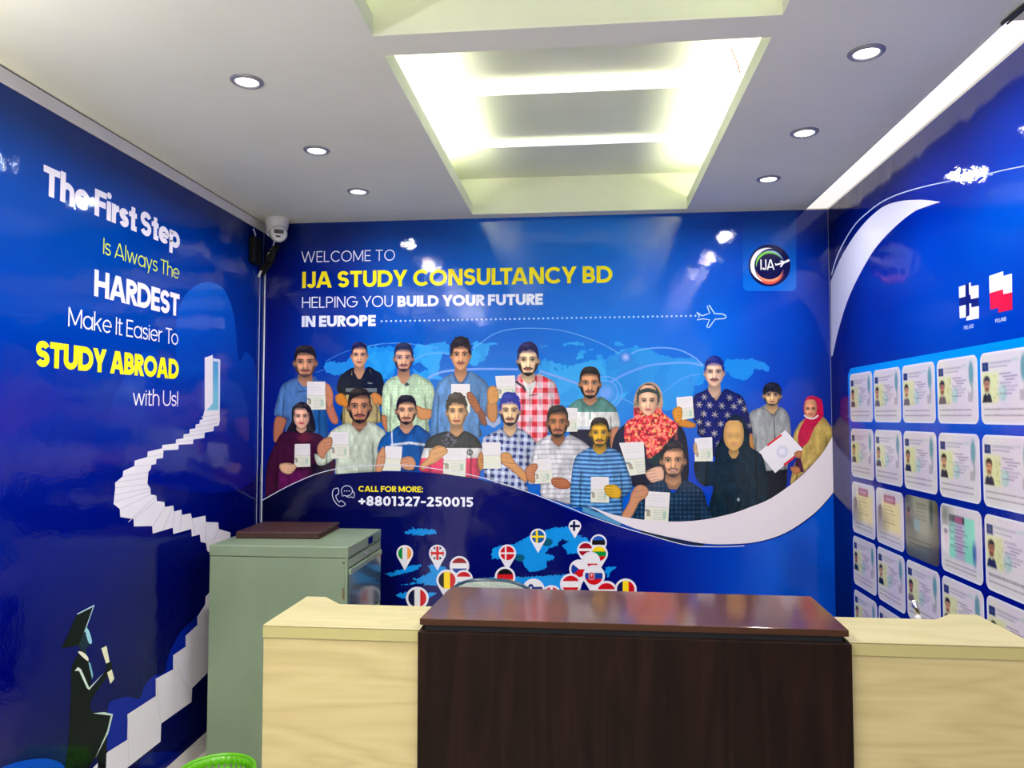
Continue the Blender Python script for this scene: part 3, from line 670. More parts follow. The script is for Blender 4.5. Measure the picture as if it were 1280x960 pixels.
    if hairon:
        hc = np.array(hair, float)
        def hm(X, Y):
            t = (Y - top) / H; s = (X - cx) / R
            rx_, ry_ = R * (1.0 + .12 * (hv - 1) * 5), H * (.385 * hv); sk_ = part * .12
            out = (1 - (np.abs((X - cx) / rx_) ** 2.2 + np.abs((Y - top - H * .37 - sk_ * (X - cx)) / ry_) ** 2.2) ** (1 / 2.2)) * min(rx_, ry_) + (messy + .25) * nz(X, Y, .9, w)
            th = np.interp(np.abs(s + (part or .3 * math.sin(cx)) * .3), [0, .35, .6, .78, .9, .97, 1.3], [hl - .05, hl - .035, hl - .005, hl + .06, hl + .17, side + .03, side + .05]) + .03 * nz(X, Y * .6, 1.1 + .02 * w, w) * (1 + messy) + .05 * s * (1 if part >= 0 else -1) * math.sin(cx * 1.7)
            return np.minimum(out, (th - t) * H)
        def hf(x, y):
            p = Paint(x, y, hc); p.ell(cx - R * .25, top + H * .07, R * .5, H * .06, hc + 42, .6, 3); p.mix(.35 * np.clip(nz(x * 1.6, y * .7, 1.5, w), 0, 1), hc + 36); p.mix(.3 * np.clip(nz(x, y, 1.3, 4), 0, 1), hc * .4 + 4); return p.out()
        raster('hair', PB, (cx - R * (1.3 + hv * .2), top - H * .14 * hv, cx + R * (1.3 + hv * .2), top + H * .6), .5, hm, hf, par)
def solid(c): return lambda p: p.mix(np.ones(len(p.x)), c)
def collar(p, k, a, b, c, col, w=1.2): p.line(Z(k, *a, *b, *c), w, col, .9, .7)
def plaid(c0, c1, c2, step, off=(0, 0), lw=.5, op=.75, tilt=0.0):
    def f(p):
        p.mix(np.ones(len(p.x)), c0); X, Y = p.x + tilt * p.y - off[0], p.y - tilt * p.x - off[1]
        a = np.abs((X / step) % 1 - .5) * 2; b = np.abs((Y / step) % 1 - .5) * 2
        p.mix(op * .5 * (a < lw), c1); p.mix(op * .5 * (b < lw), c1); p.mix(op * (a < lw) * (b < lw), c2)
    return f
def stripes(c0, c1, step, duty=.5, off=0.0, bend=0.0, cx=0.0):
    def f(p):
        p.mix(np.ones(len(p.x)), c0); t = (p.y + bend * np.abs(p.x - cx) - off) / step % 1
        p.mix(np.clip((duty / 2 - np.abs(t - .5)) * step / .8 + .5, 0, 1), c1)
    return f

# back row
def s1(p):
    solid((74, 116, 178))(p); p.poly(Z(1, 460,715, 575,715, 575,960, 480,960), (26, 92, 166)); p.line(Z(1, 250,620, 262,800), 1.2, (46, 82, 140), .5, 2); p.line(Z(1, 345,575, 400,570, 460,580), 1.6, (30, 60, 110), .8, 1)
    p.line(Z(1, 330,455, 345,520, 405,575, 465,520, 475,450), 2, (58, 94, 152), .9, .8)
A = person('printed man in a blue polo shirt holding up an open passport', Z(1, 145,755, 175,620, 205,530, 250,490, 325,462, 345,440, 400,520, 468,445, 490,480, 545,500, 570,600, 562,700, 575,930, 500,945, 250,930, 250,790, 200,775), s1)
skinpoly(A, 'forearm', Z(1, 155,780, 243,790, 230,860, 185,960, 142,965), (176, 108, 78))
skinpoly(A, 'forearm', Z(1, 562,690, 605,660, 640,740, 662,800, 645,835, 605,820, 575,760), (186, 110, 84))
head(A, 1, 395, 205, 460, 178, (198, 140, 106), neck=11, hair=(28, 24, 26), beard=.45, stache=.4, hl=.27)
paper(A, Z(1, 410,493, 557,493, 560,716, 410,718)); hand(A, Z(1, 557,515, 590,520, 618,590, 612,690, 575,705, 560,640), (196, 124, 92), (-1, .2))
def s2(p):
    solid((14, 22, 42))(p); p.poly(Z(1, 700,600, 985,600, 1000,840, 690,840), (176, 160, 108)); p.line(Z(1, 765,405, 768,440), .5, (200, 180, 90)); p.line(Z(1, 915,400, 918,430), .5, (200, 180, 90)); p.line(Z(1, 893,503, 930,507), .9, (180, 180, 180))
A = person('printed man in a black polo shirt and khaki trousers', Z(1, 648,565, 660,480, 700,425, 790,380, 840,465, 892,375, 960,405, 1008,440, 1030,560, 1012,680, 985,700, 1000,820, 690,830, 712,650, 690,600), s2)
skinpoly(A, 'forearm', Z(1, 635,610, 690,585, 735,650, 740,720, 700,690, 650,670), (206, 128, 42)); skinpoly(A, 'forearm', Z(1, 920,600, 960,580, 1010,620, 1012,680, 980,670, 945,680), (200, 128, 60))
head(A, 1, 828, 180, 376, 130, (206, 152, 118), neck=15, hair=(18, 18, 62), hl=.24)
paper(A, Z(1, 720,545, 968,545, 968,578, 720,575), marks=False, tint=(96, 110, 118), low=(96, 110, 118))
def s3(p):
    plaid((190, 214, 182), (146, 190, 140), (128, 172, 128), 3.4, lw=.28)(p); p.mix(.4 * (nz(p.x, p.y, 1.2, 3) > .1), (214, 232, 206)); p.line(Z(3, 250,385, 262,430, 300,465, 340,430, 358,370), 1.6, (200, 220, 190)); p.ell(*Z(3, 312, 452)[0], 2.8, 2, (60, 70, 64))
A = person('printed man in a pale green checked shirt', Z(3, 112,700, 118,500, 150,425, 240,380, 290,445, 362,365, 440,395, 505,435, 535,520, 515,640, 485,760, 470,850, 150,830, 150,710), s3)
skinpoly(A, 'forearm', Z(3, 108,700, 150,712, 152,830, 118,780), (190, 120, 76)); skinpoly(A, 'forearm', Z(3, 385,620, 440,640, 510,655, 505,720, 430,735, 390,700), (200, 136, 84))
head(A, 3, 286, 120, 350, 152, (202, 148, 110), neck=15, beard=.6, stache=.6, hl=.26)
def s4(p):
    solid((84, 130, 184))(p); p.mix(.25 * (nz(p.x, p.y, .9, 2) > 0), (104, 150, 200)); p.line(Z(3, 690,370, 700,420, 742,455), 2.2, (60, 100, 160)); p.line(Z(3, 800,350, 790,410, 742,455), 2.2, (60, 100, 160)); p.line(Z(3, 745,450, 745,900), .6, (56, 92, 150))
A = person('printed curly haired man in a denim shirt holding up a passport', Z(3, 500,840, 515,620, 548,470, 600,405, 690,362, 742,440, 800,348, 870,372, 945,430, 978,520, 955,640, 960,760, 890,780, 890,880, 505,880), s4)
skinpoly(A, 'forearm', Z(3, 868,650, 905,640, 955,720, 945,782, 905,760), (132, 80, 58))
head(A, 3, 742, 84, 335, 150, (204, 146, 108), neck=15, hair=(22, 16, 34), hv=1.17, hl=.3, messy=1.2, stache=.25, part=.2)
paper(A, Z(3, 666,448, 816,448, 816,676, 666,676)); hand(A, Z(3, 790,520, 830,515, 870,570, 905,650, 870,685, 835,640, 800,580), (160, 98, 66), (-1, -.3))
def s5(p):
    plaid((226, 205, 214), (226, 60, 84), (200, 18, 36), 14, (3, 5), .46, .9)(p)
    p.poly(Z(5, 345,415, 395,470, 440,415, 450,440, 400,560, 350,450), (222, 226, 220)); p.line(Z(5, 290,430, 345,470, 360,500), 3, (60, 40, 62)); p.line(Z(5, 398,540, 460,530), 1.2, (30, 20, 30)); p.line(Z(5, 398,480, 402,870), .5, (110, 50, 60))
A = person('printed bearded man in a red and white checked shirt', Z(5, 285,420, 340,360, 400,425, 462,365, 520,390, 592,430, 622,500, 642,600, 600,640, 560,650, 545,840, 470,925, 420,900, 300,800, 290,600), s5)
flat('sleeve', PB, Z(5, 45,700, 108,762, 160,700, 165,760, 110,800, 60,770), (150, 170, 206), A)
skinpoly(A, 'forearm', Z(5, 60,590, 130,590, 142,700, 112,758, 62,720), (190, 130, 76))
head(A, 5, 385, 118, 385, 168, (232, 196, 158), neck=9, hair=(22, 18, 74), beard=.95, stache=.7, hl=.27, messy=.5, hv=1.04, bcol=(34, 26, 28))
paper(A, Z(5, 122,385, 280,380, 286,560, 145,562)); hand(A, Z(5, 58,500, 100,460, 135,480, 152,545, 135,600, 70,610), (206, 146, 80), (1, .1))
def s6(p):
    y = p.y; solid((80, 134, 128))(p); p.rect(600, Z(5, 0, 672)[0][1], 800, Z(5, 0, 788)[0][1], (226, 228, 226)); p.rect(600, Z(5, 0, 800)[0][1], 800, 700, (10, 14, 46)); p.rect(700, Z(5, 0, 790)[0][1], 800, Z(5, 0, 812)[0][1], (190, 196, 210)); p.line(Z(5, 800,570, 830,620, 880,660, 930,610, 965,560), 2, (70, 116, 112)); p.line(Z(5, 880,650, 880,730), 1.6, (96, 140, 136))
A = person('printed man in a green white and navy polo shirt', Z(5, 700,650, 740,598, 815,562, 880,625, 955,548, 1050,602, 1095,660, 1120,785, 1060,812, 1045,955, 860,960, 735,880, 700,760), s6)
skinpoly(A, 'forearm', Z(5, 1048,815, 1112,795, 1085,880, 1062,950, 1045,950), (186, 120, 90))
head(A, 5, 880, 312, 565, 166, (196, 138, 102), neck=8, beard=.9, stache=.6, hl=.24)
paper(A, Z(5, 690,638, 780,640, 780,828, 690,830))
def s7(p): solid((10, 20, 52))(p); p.line(Z(7, 540,640, 545,760), 4, (190, 80, 60), .6, 2); p.ell(*Z(8, 380, 340)[0], 9, 8, (16, 66, 60), .7, 4)
A = person('printed woman in a red floral headscarf holding up an open passport', Z(7, 30,860, 60,720, 130,645, 210,610, 450,600, 550,640, 610,700, 640,850, 640,1080, 560,1120, 60,1120), s7)
hb = spl(Z(7, 205,560, 205,470, 222,390, 265,330, 328,305, 390,325, 428,390, 440,480, 432,540, 500,600, 552,640, 545,700, 480,780, 400,870, 315,915, 290,800, 150,795, 128,700, 150,620, 205,590), 4, True)
def hbf(x, y):
    p = Paint(x, y, (186, 150, 122)); t = y - Z(7, 0, 520)[0][1]; p.mix(np.clip(t / 6 + .5, 0, 1), (226, 44, 62))
    n = nz(x, y, .62, 5); p.mix((n > .22) * (t > 0) * .8, (244, 150, 130)); p.mix((n < -.25) * (t > -2) * .8, (120, 16, 40)); p.mix((nz(x, y, .8, 9) > .4) * (t > 0) * .8, (240, 210, 110)); p.mix((t < -2) * (nz(x, y, .6, 3) > .3) * (np.abs(x - 811) > 12) * .6, (90, 96, 90))
    p.ell(*Z(7, 322, 425)[0], 14.5, 17, (36, 44, 52), .9, 1.5); return p.out()
raster('headscarf', PB, hull(hb, 1), .6, lambda X, Y: polysd(X, Y, hb), hbf, A)
head(A, 7, 320, 330, 572, 150, (226, 176, 146), ear=False, hairon=False, lips=(190, 84, 96))
flat('headscarf_brow', PB, spl(Z(7, 240,430, 252,375, 320,352, 390,378, 402,430, 385,402, 320,385, 258,402), 4, True), (44, 62, 60), A)
def s8(p):
    solid((14, 22, 96))(p)
    for i, (a, b) in enumerate(((770,425),(728,485),(812,490),(910,495),(972,430),(1055,460),(1092,520),(855,565),(765,560),(955,570),(1005,500),(730,625),(800,640),(900,640),(850,715),(885,800),(1135,650),(755,700))):
        (x, y), = Z(7, a, b)
        for t in np.arange(6) * 1.05 + i: p.line([(x, y), (x + 3.8 * math.cos(t), y + 3.8 * math.sin(t))], .9, (206, 196, 170), .9, .6)
A = person('printed man in a navy palm print shirt holding up a passport', Z(7, 672,560, 685,420, 760,378, 818,355, 862,455, 930,360, 1000,382, 1078,425, 1120,540, 1155,650, 1150,722, 1110,730, 1090,900, 840,900, 830,780, 722,730, 715,650, 690,620), s8)
skinpoly(A, 'forearm', Z(7, 585,600, 640,610, 700,640, 690,668, 620,668, 560,650), (196, 124, 40))
head(A, 7, 850, 104, 338, 152, (216, 176, 150), neck=14, hair=(22, 34, 118), hl=.26, stache=.7, bcol=(40, 26, 50), messy=.4, hv=1.05)
paper(A, Z(7, 546,427, 675,416, 688,592, 558,612)); hand(A, Z(7, 515,530, 560,500, 592,520, 590,600, 560,640, 525,600), (214, 140, 40), (1, .2))
skinpoly(A, 'forearm', Z(7, 1120,730, 1155,722, 1168,830, 1150,860, 1130,800), (190, 130, 70))
def s10(p): solid((150, 154, 156))(p); p.line(Z(9, 268,240, 276,400), 1.2, (70, 74, 80)); p.poly(Z(9, 190,518, 340,505, 340,680, 190,680), (16, 18, 34)); p.line(Z(9, 210,200, 240,215, 268,245, 292,200), 1.6, (120, 124, 128))
A = person('printed man in a grey zip jacket and black cap holding a certificate', Z(9, 146,226, 208,195, 236,180, 266,235, 294,193, 340,230, 354,320, 350,430, 335,505, 325,610, 260,650, 200,640, 212,520, 195,450, 170,400, 160,300), s10)
head(A, 9, 260, 78, 190, 88, (206, 166, 118), neck=9, hair=(16, 16, 26), hl=.4, hv=1.12, glasses=True, beard=.5, side=.42)
def s11(p): solid((196, 168, 92))(p); p.mix(.35 * (nz(p.x, p.y, 1.3, 2) > .15), (168, 138, 66)); p.poly(Z(9, 395,350, 440,320, 400,440, 420,520, 370,520), (70, 20, 60))
A = person('printed woman in a crimson headscarf and mustard shawl', Z(9, 365,340, 388,290, 420,255, 500,235, 545,280, 566,320, 560,365, 500,445, 430,512, 380,560, 350,580, 366,500, 392,420, 372,380), s11)
hb2 = spl(Z(9, 416,205, 430,150, 465,140, 505,158, 515,210, 512,245, 470,300, 440,370, 405,392, 388,350, 400,300, 425,250), 4, True)
raster('headscarf', PB, hull(hb2, 1), .6, lambda X, Y: polysd(X, Y, hb2), lambda x, y: Paint(x, y, (190, 14, 66)).mix(.4 * (nz(x, y, .8, 4) > .2), (140, 8, 48)).out(), A)
head(A, 9, 452, 158, 250, 64, (206, 140, 106), ear=False, hairon=False, lips=(170, 60, 70))
strokes('mask_strap', PB, ribbon(spl(Z(9, 420,235, 440,250, 468,252, 490,236), 4), 2.0), (214, 214, 214), A, wall=False)
cert = Z(9, 325,310, 414,406, 275,525, 192,422)
B_ = paper(A, cert, fold=2, marks=False, tint=(228, 224, 232)); flat('certificate_band', PB, Z(9, 232,383, 304,330, 310,338, 238,392), (206, 50, 56), A); flat('certificate_band', PB, Z(9, 316,480, 378,432, 384,440, 322,490), (206, 40, 60), A)
raster('certificate_seal', PB, (969, 552, 987, 572), .8, lambda X, Y: ellsd(X, Y, 977.5, 564.5, 7.5, 8), lambda x, y: Paint(x, y, (206, 206, 226)).ell(977.5, 564.5, 4, 4, (226, 222, 234), 1, 1).out(), A)
hand(A, Z(9, 370,425, 395,412, 410,425, 400,450, 375,445), (190, 120, 76), (-1, .3)); hand(A, Z(9, 350,500, 372,490, 398,500, 398,525, 370,530), (190, 120, 76), (-1, .3))
# front row
def s9(p): solid((10, 34, 50))(p); p.mix(.35 * (nz(p.x, p.y, .5, 7) > .25), (22, 58, 76)); p.line(Z(8, 960,470, 950,820), 2, (6, 22, 34), .6, 2); p.line(Z(8, 1020,470, 1030,700), 1, (6, 22, 34), .6, 2); p.ell(*Z(8, 1042, 668)[0], 1.5, 2, (170, 180, 180))
A = person('printed woman in a dark teal headscarf and coat with blurred face', Z(8, 688,370, 760,345, 850,370, 860,260, 905,180, 918,110, 948,40, 1000,-8, 1052,0, 1100,60, 1132,150, 1135,245, 1225,305, 1262,420, 1285,560, 1275,680, 1180,720, 1000,795, 850,835, 800,800, 812,700, 842,560, 770,560, 705,500), s9)
head(A, 8, 1005, 36, 275, 162, (206, 160, 96), ear=False, hairon=False, blur=True, neck=10, neckw=.4)
paper(A, Z(8, 693,178, 832,168, 838,361, 693,363)); hand(A, Z(8, 682,230, 706,215, 716,300, 690,300), (214, 176, 130), (1, 0))
def s12(p): solid((62, 12, 46))(p); p.mix(.3 * (nz(p.x, p.y, .5, 1) > .2), (40, 8, 34)); p.ell(*Z(2, 390, 430)[0], 10, 6, (120, 40, 56), .6, 4); p.poly(Z(2, 180,700, 420,690, 380,860, 180,860), (96, 16, 84), .8, 3); p.poly(Z(2, 430,640, 600,640, 600,800, 470,780), (16, 10, 30), .8, 3)
A = person('printed woman in a dark maroon dress holding a passport page', Z(2, 78,890, 92,640, 160,470, 215,390, 330,365, 405,372, 500,400, 560,450, 600,560, 640,640, 600,760, 520,800, 330,860, 100,960), s12)
hb3 = spl(Z(2, 250,375, 285,300, 290,205, 325,158, 378,143, 432,178, 462,260, 478,375, 400,385, 330,385), 4, True)
flat('hair', PB, hb3, (22, 16, 28), A)
head(A, 2, 366, 160, 352, 128, (222, 166, 142), ear=False, neck=6, hair=(22, 16, 28), hl=.2, lips=(190, 40, 60), part=.4, side=.3)
paper(A, Z(2, 313,480, 435,478, 437,661, 308,665)); hand(A, Z(2, 190,645, 250,630, 325,650, 310,690, 265,722, 205,700), (226, 176, 140), (1, 0))
def s13(p): solid((196, 208, 190))(p); p.mix(.3 * (nz(p.x, p.y, .3, 2) > .1), (182, 196, 172)); p.line(Z(2, 760,330, 790,380, 822,400), 1.8, (214, 222, 206)); p.line(Z(2, 895,305, 870,370, 825,400), 1.8, (214, 222, 206)); p.line(Z(2, 818,400, 822,720), .7, (160, 176, 160))
A = person('printed bearded man in a pale green shirt pointing at a passport', Z(2, 470,560, 500,560, 560,480, 580,410, 640,350, 750,312, 830,385, 898,302, 985,340, 1040,400, 1015,520, 975,620, 960,700, 800,712, 645,740, 640,605, 590,625, 540,650, 490,640), s13)
head(A, 2, 830, 35, 315, 184, (176, 122, 90), neck=7, beard=.75, stache=.95, hl=.25, hair=(28, 22, 22))
paper(A, Z(2, 600,385, 742,385, 748,585, 600,598), fold=.48); hand(A, Z(2, 492,500, 540,440, 608,425, 608,500, 560,560, 545,600, 500,570), (196, 134, 100), (1, -.2))
def s14(p):
    solid((10, 82, 160))(p); p.mix(.3 * (nz(p.x, p.y, .4, 6) > .2), (16, 60, 130)); p.line(Z(4, 192,365, 195,480), 1.6, (214, 220, 226)); p.line(Z(4, 190,488, 330,470, 460,488), 3.0, (196, 204, 214)); p.line(Z(4, 262,340, 262,390, 312,405), 2, (8, 60, 130)); p.line(Z(4, 378,330, 370,385, 312,405), 2, (8, 60, 130))
A = person('printed man in a blue polo shirt with white stripes', Z(4, 78,520, 110,430, 180,382, 262,330, 312,400, 380,325, 450,360, 500,410, 480,480, 450,560, 440,650, 400,690, 280,700, 110,700, 90,600), s14)
head(A, 4, 308, 90, 325, 162, (208, 156, 120), neck=11, beard=.65, stache=.5, hl=.28, smile=1)
paper(A, Z(4, 142,495, 276,500, 262,695, 114,693), marks=False); hand(A, Z(4, 70,600, 90,540, 130,500, 142,600, 110,700, 60,700), (206, 146, 108), (1, 0)); hand(A, Z(4, 270,595, 350,580, 385,640, 350,690, 268,665), (206, 146, 108), (-1, .2))
def s15(p):
    y0, = Z(4, 0, 512); y1, = Z(4, 0, 592); solid((58, 62, 62))(p); p.rect(500, y0[1], 620, y1[1], (220, 218, 218)); p.rect(500, y1[1], 620, 640, (214, 66, 100)); p.mix(.5 * (nz(p.x, p.y, 1.2, 3) > .2) * (np.hypot(p.x - 562, p.y - 549) < 9), (170, 160, 190)); p.ell(*Z(4, 815, 548)[0], 3.8, 3.8, (70, 76, 80)); p.ell(*Z(4, 815, 548)[0], 2.4, 2.4, (206, 206, 206)); p.line(Z(4, 815,535, 815,562), .8, (60, 60, 64))
A = person('printed man in a charcoal white and pink T-shirt', Z(4, 412,650, 440,540, 470,460, 520,412, 640,378, 710,425, 770,375, 850,410, 902,470, 912,560, 885,620, 885,755, 700,740, 540,712, 425,700), s15)
head(A, 4, 710, 78, 350, 160, (214, 164, 118), neck=10, hair=(62, 56, 48), hv=1.1, hl=.31, messy=1.1, smile=1, beard=.25)
paper(A, Z(4, 610,512, 790,512, 780,745, 602,715)); hand(A, Z(4, 478,590, 500,530, 560,490, 625,510, 640,545, 600,580, 545,630, 490,650, 440,690, 420,650), (214, 160, 108), (1, -.3))
A = person('printed man with bright blue hair in a blue checked shirt', Z(6, 12,410, 50,350, 150,302, 172,282, 240,360, 308,290, 400,345, 442,400, 458,450, 410,600, 372,720, 385,800, 280,770, 60,700, 30,600), plaid((196, 204, 222), (110, 130, 180), (24, 34, 110), 8.6, (2, 3), .5, .95, .06))
head(A, 6, 240, 18, 272, 158, (226, 182, 140), neck=12, hair=(22, 40, 148), hv=1.15, hl=.29, messy=.9, beard=.9, stache=.7, bcol=(30, 24, 40))
paper(A, Z(6, 20,402, 165,402, 168,613, 18,613), marks=False); hand(A, Z(6, 168,490, 240,488, 280,560, 372,650, 368,725, 290,660, 230,610, 175,570), (206, 146, 90), (-1, -.1)); hand(A, Z(6, -6,490, 24,490, 28,600, 0,630, -20,560), (190, 130, 76), (1, 0))
A = person('printed bearded man in a white striped polo shirt', Z(6, 440,430, 480,388, 570,342, 628,440, 700,345, 780,370, 850,415, 880,455, 800,500, 760,700, 735,890, 620,870, 490,830, 485,740, 440,735, 385,725, 400,600), stripes((208, 208, 214), (176, 170, 184), 6.2, .3, 0, -.03, 697))
strokes('collar', PB, ribbon(Z(6, 560,400, 575,435, 628,445, 690,405), 1.3), (170, 172, 180), A, wall=False)
head(A, 6, 622, 108, 365, 168, (168, 108, 72), neck=9, beard=.9, stache=.85, hl=.25, smile=1)
paper(A, Z(6, 440,540, 565,530, 582,722, 440,735)); hand(A, Z(6, 362,620, 400,580, 455,572, 462,610, 440,650, 440,725, 375,700), (190, 122, 84), (1, 0)); hand(A, Z(6, 575,690, 650,682, 715,715, 720,765, 640,775, 580,745), (176, 104, 66), (-1, 0))
A = person('printed man in a blue striped jumper holding up a passport', Z(6, 722,905, 735,640, 765,520, 830,470, 900,440, 960,495, 1020,440, 1095,468, 1150,530, 1195,640, 1218,740, 1200,800, 1140,855, 1135,985, 1010,975, 880,945, 800,920), stripes((104, 168, 224), (34, 78, 140), 5.2, .48, 1.5, .05, 749))
head(A, 6, 957, 205, 440, 152, (206, 156, 40), neck=9, beard=.55, stache=.6, hl=.24, hair=(30, 26, 26), neckw=.62)
paper(A, Z(6, 888,678, 1030,680, 1032,885, 885,882)); hand(A, Z(6, 995,755, 1040,738, 1090,745, 1130,790, 1112,850, 1040,842, 1000,805), (214, 168, 50), (-1, 0))
def s19(p):
    plaid((20, 44, 74), (54, 96, 128), (110, 150, 170), 5.4, (0, 0), .16, .8)(p); p.line(Z(8, 440,510, 470,590, 515,625), 2.4, (24, 56, 84)); p.line(Z(8, 605,515, 590,580, 515,625), 2.4, (24, 56, 84))
A = person('printed smiling man in a dark checked shirt holding a passport', Z(8, 190,745, 250,650, 290,590, 330,540, 440,500, 518,622, 605,510, 680,540, 752,592, 790,700, 800,850, 290,850, 200,810), s19)
paper(A, Z(8, 88,215, 285,205, 300,460, 175,478)); hand(A, Z(8, 298,460, 360,412, 435,410, 446,500, 400,520, 345,530), (226, 176, 150), (-1, .2)); flat('phone', PB, Z(8, 183,478, 282,468, 328,525, 200,560), (10, 14, 44), A)
head(A, 8, 520, 210, 490, 190, (200, 146, 112), neck=10, hl=.22, hair=(26, 24, 34), smile=2, beard=.5, stache=.3)
paper(A, Z(8, 300,600, 495,612, 480,850, 290,845)); hand(A, Z(8, 105,800, 165,690, 190,605, 240,550, 300,560, 325,600, 305,650, 250,690, 200,790, 150,830), (200, 140, 106), (1, -.2))

# ---- sweeping overlays below the people
up = [(327,625), (345,614), (371.5,603.4), (398,594), (429,592), (476,589.4), (520,590), (545,591.5), (585,596.5), (620,604), (660,615.5), (708.8,635.6), (736,645.3), (777.5,659.3), (811.9,669.3), (840,677.5), (870,682), (912,682.5), (946,679), (981,668), (1015,646), (1044,614)]
ups = spl(up, 5)
low = ups + [(1048, 960), (300, 960), (300, 640)]
def lowc(x, y):
    p = Paint(x, y, (2, 2, 78)); X = x
    p.c = np.stack([np.full(len(x), 2.0), np.interp(x, [330, 420, 560, 700, 800, 900, 980, 1044], [4, 6, 8, 6, 16, 56, 88, 76]), np.interp(x, [330, 420, 560, 700, 800, 900, 980, 1044], [40, 70, 94, 92, 126, 180, 210, 196])], 1)
    p.mix(.35 * np.clip(nz(x, y, .035, 3), 0, 1), (6, 22, 110)); return p.out()
raster('lower_panel', PB, (327, 578, 1046, 800), 2.2, lambda X, Y: polysd(X, Y, low), lowc, mb)
# remnant strip of picture between the white crescent and the thin line
flat('picture_sliver', PB, Z('e', 540,-8, 620,22, 700,58, 790,95) and [(728, 634), (760, 645), (777, 654.5), (774, 656.5), (750, 648), (728, 639)], (84, 150, 196), mb)
flat('picture_sliver', PB, [(803, 661), (830, 670.5), (860, 677), (880, 679.8), (878, 682), (850, 678.6), (820, 671.5), (800, 664.5)], (26, 38, 62), mb)
cres = spl([(733,630.5), (757,640), (781.6,646.3), (826,651.5), (871,650.5), (912,642.5), (938,633.5), (963.8,622.5), (998,597.8), (1025.6,569), (1040.5,545)], 5) + spl([(1043,611.6), (1036,622), (1015,643.5), (981,666), (946.6,677), (912,680), (885,679.6), (860.6,676), (809,664.9), (774.7,652.8), (733,630.5)], 5)
flat('white_crescent', PB, cres, (226, 218, 226), mb)
thin = [(327,626), (351,612.6), (371.5,602.4), (398,591.7), (429,584.7), (468,581.6), (507,581.3), (547.5,586.3), (578.8,591.7), (608.4,598.5), (646.9,610.5), (678,621.5), (709.4,633.5), (736,644.5), (777.5,658.8), (811.9,668.8), (840.6,677), (864,682), (900,683.2), (930,682)]
strokes('curve_line', PB, ribbon(spl(thin, 6), .9), (214, 220, 240), mb, wall=False)
text(PB, 'CALL FOR MORE:', .2, 448.4, 528.8, 448, 607.2, 614.4, YE, mb, .08)
text(PB, '+8801327-250015', .21, 448.4, 591.7, 448, 619.8, 631.9, (236, 238, 250), mb, .08)
hs = Z('f', 125,112, 100,120, 90,145, 92,175, 105,205, 125,230, 150,242, 172,235, 180,225, 160,205, 145,203, 138,212, 120,190, 115,165, 128,158, 135,145, 132,120, 125,112)
strokes('phone_outline', PB, ribbon(spl(hs, 3), .8), (214, 218, 240), mb, wall=False)
bub = [(434 + 6.9 * math.cos(t), 613.4 + 6.4 * math.sin(t)) for t in np.linspace(2.6, 8.3, 30)] + [(428.2, 620), (428, 616.5)]
strokes('speech_bubble', PB, ribbon(bub, .8) + ribbon(spl(Z('f', 230,130, 244,150, 240,182, 225,175, 205,178, 185,170), 3), .8), (214, 218, 240), mb, wall=False)
strokes('speech_bubble', PB, [[(x + .8 * math.cos(t), 613.6 + .8 * math.sin(t)) for t in np.arange(6) * 1.05] for x in (431, 434, 437)], (214, 218, 240), mb, wall=False)
# europe map with flag pins
LB = (16, 142, 226)
for p in [Z('e', 90,270, 140,250, 250,230, 370,170, 470,130, 560,110, 640,105, 700,160, 760,180, 800,210, 790,240, 720,300, 640,310, 620,270, 590,250, 640,220, 660,205, 600,200, 560,220, 570,240, 500,260, 480,300, 540,320, 530,345, 490,350, 490,400, 430,430, 360,430, 330,400, 300,350, 240,290, 180,340, 90,345, 80,320),
          Z('e', 0,490, 100,470, 320,470, 480,465, 640,455, 640,620, 240,620, 0,600), Z('e', 920,400, 990,400, 950,440, 930,470, 905,430),
          Z('f', 585,425, 640,405, 660,388, 685,400, 720,398, 815,410, 820,435, 720,445, 640,440), Z('f', 455,715, 560,690, 640,660, 720,655, 690,690, 600,715, 500,735),
          Z('f', 580,795, 700,775, 650,750, 700,745, 780,705, 780,680, 760,660, 800,650, 890,665, 890,700, 830,760, 830,800, 700,785), Z('f', 540,865, 600,845, 820,850, 760,900, 620,900, 550,880), Z('f', 1080,775, 1160,745, 1240,770, 1240,800, 1080,800), Z('f', 1210,570, 1240,540, 1240,610, 1215,600)]:
    raster('europe_map', PB, hull(p, 2), .9, lambda X, Y, p=p: polysd(X, Y, p) + 2.0 * nz(X, Y * 1.6, 1.2, 2), lambda x, y: Paint(x, y, LB).mix(.5 * np.clip(nz(x, y, .09, 2), 0, 1), (8, 120, 200)).out(), mb)
flat('pin_shadow', PB, [(684 + 7 * math.cos(t), 677.5 + 5 * math.sin(t)) for t in np.arange(16) * math.pi / 8], (6, 88, 120), mb); flat('pin_shadow', PB, [(650 + 6 * math.cos(t), 697 + 4.5 * math.sin(t)) for t in np.arange(16) * math.pi / 8], (6, 88, 120), mb)
R_, G_, B__, W_, Y_, K_ = (200, 20, 34), (16, 140, 60), (24, 60, 150), (232, 230, 234), (246, 214, 30), (16, 14, 20)
def hb_(*cs): return lambda p, x, y, r: [p.mix(((p.y - y + r) / (2 * r) * len(cs) // 1 == i) * 1.0, c) for i, c in enumerate(cs)]
def vb_(*cs): return lambda p, x, y, r: [p.mix(((p.x - x + r) / (2 * r) * len(cs) // 1 == i) * 1.0, c) for i, c in enumerate(cs)]
def cross_(bgc, cc, dx=-.25, w_=.13, edge=None):
    def f(p, x, y, r):
        p.mix(np.ones(len(p.x)), bgc); p.rect(x + dx * r - w_ * r * 1.4, y - 2 * r, x + dx * r + w_ * r * 1.4, y + 2 * r, cc); p.rect(x - 2 * r, y - w_ * r * 1.4, x + 2 * r, y + w_ * r * 1.4, cc)
    return f
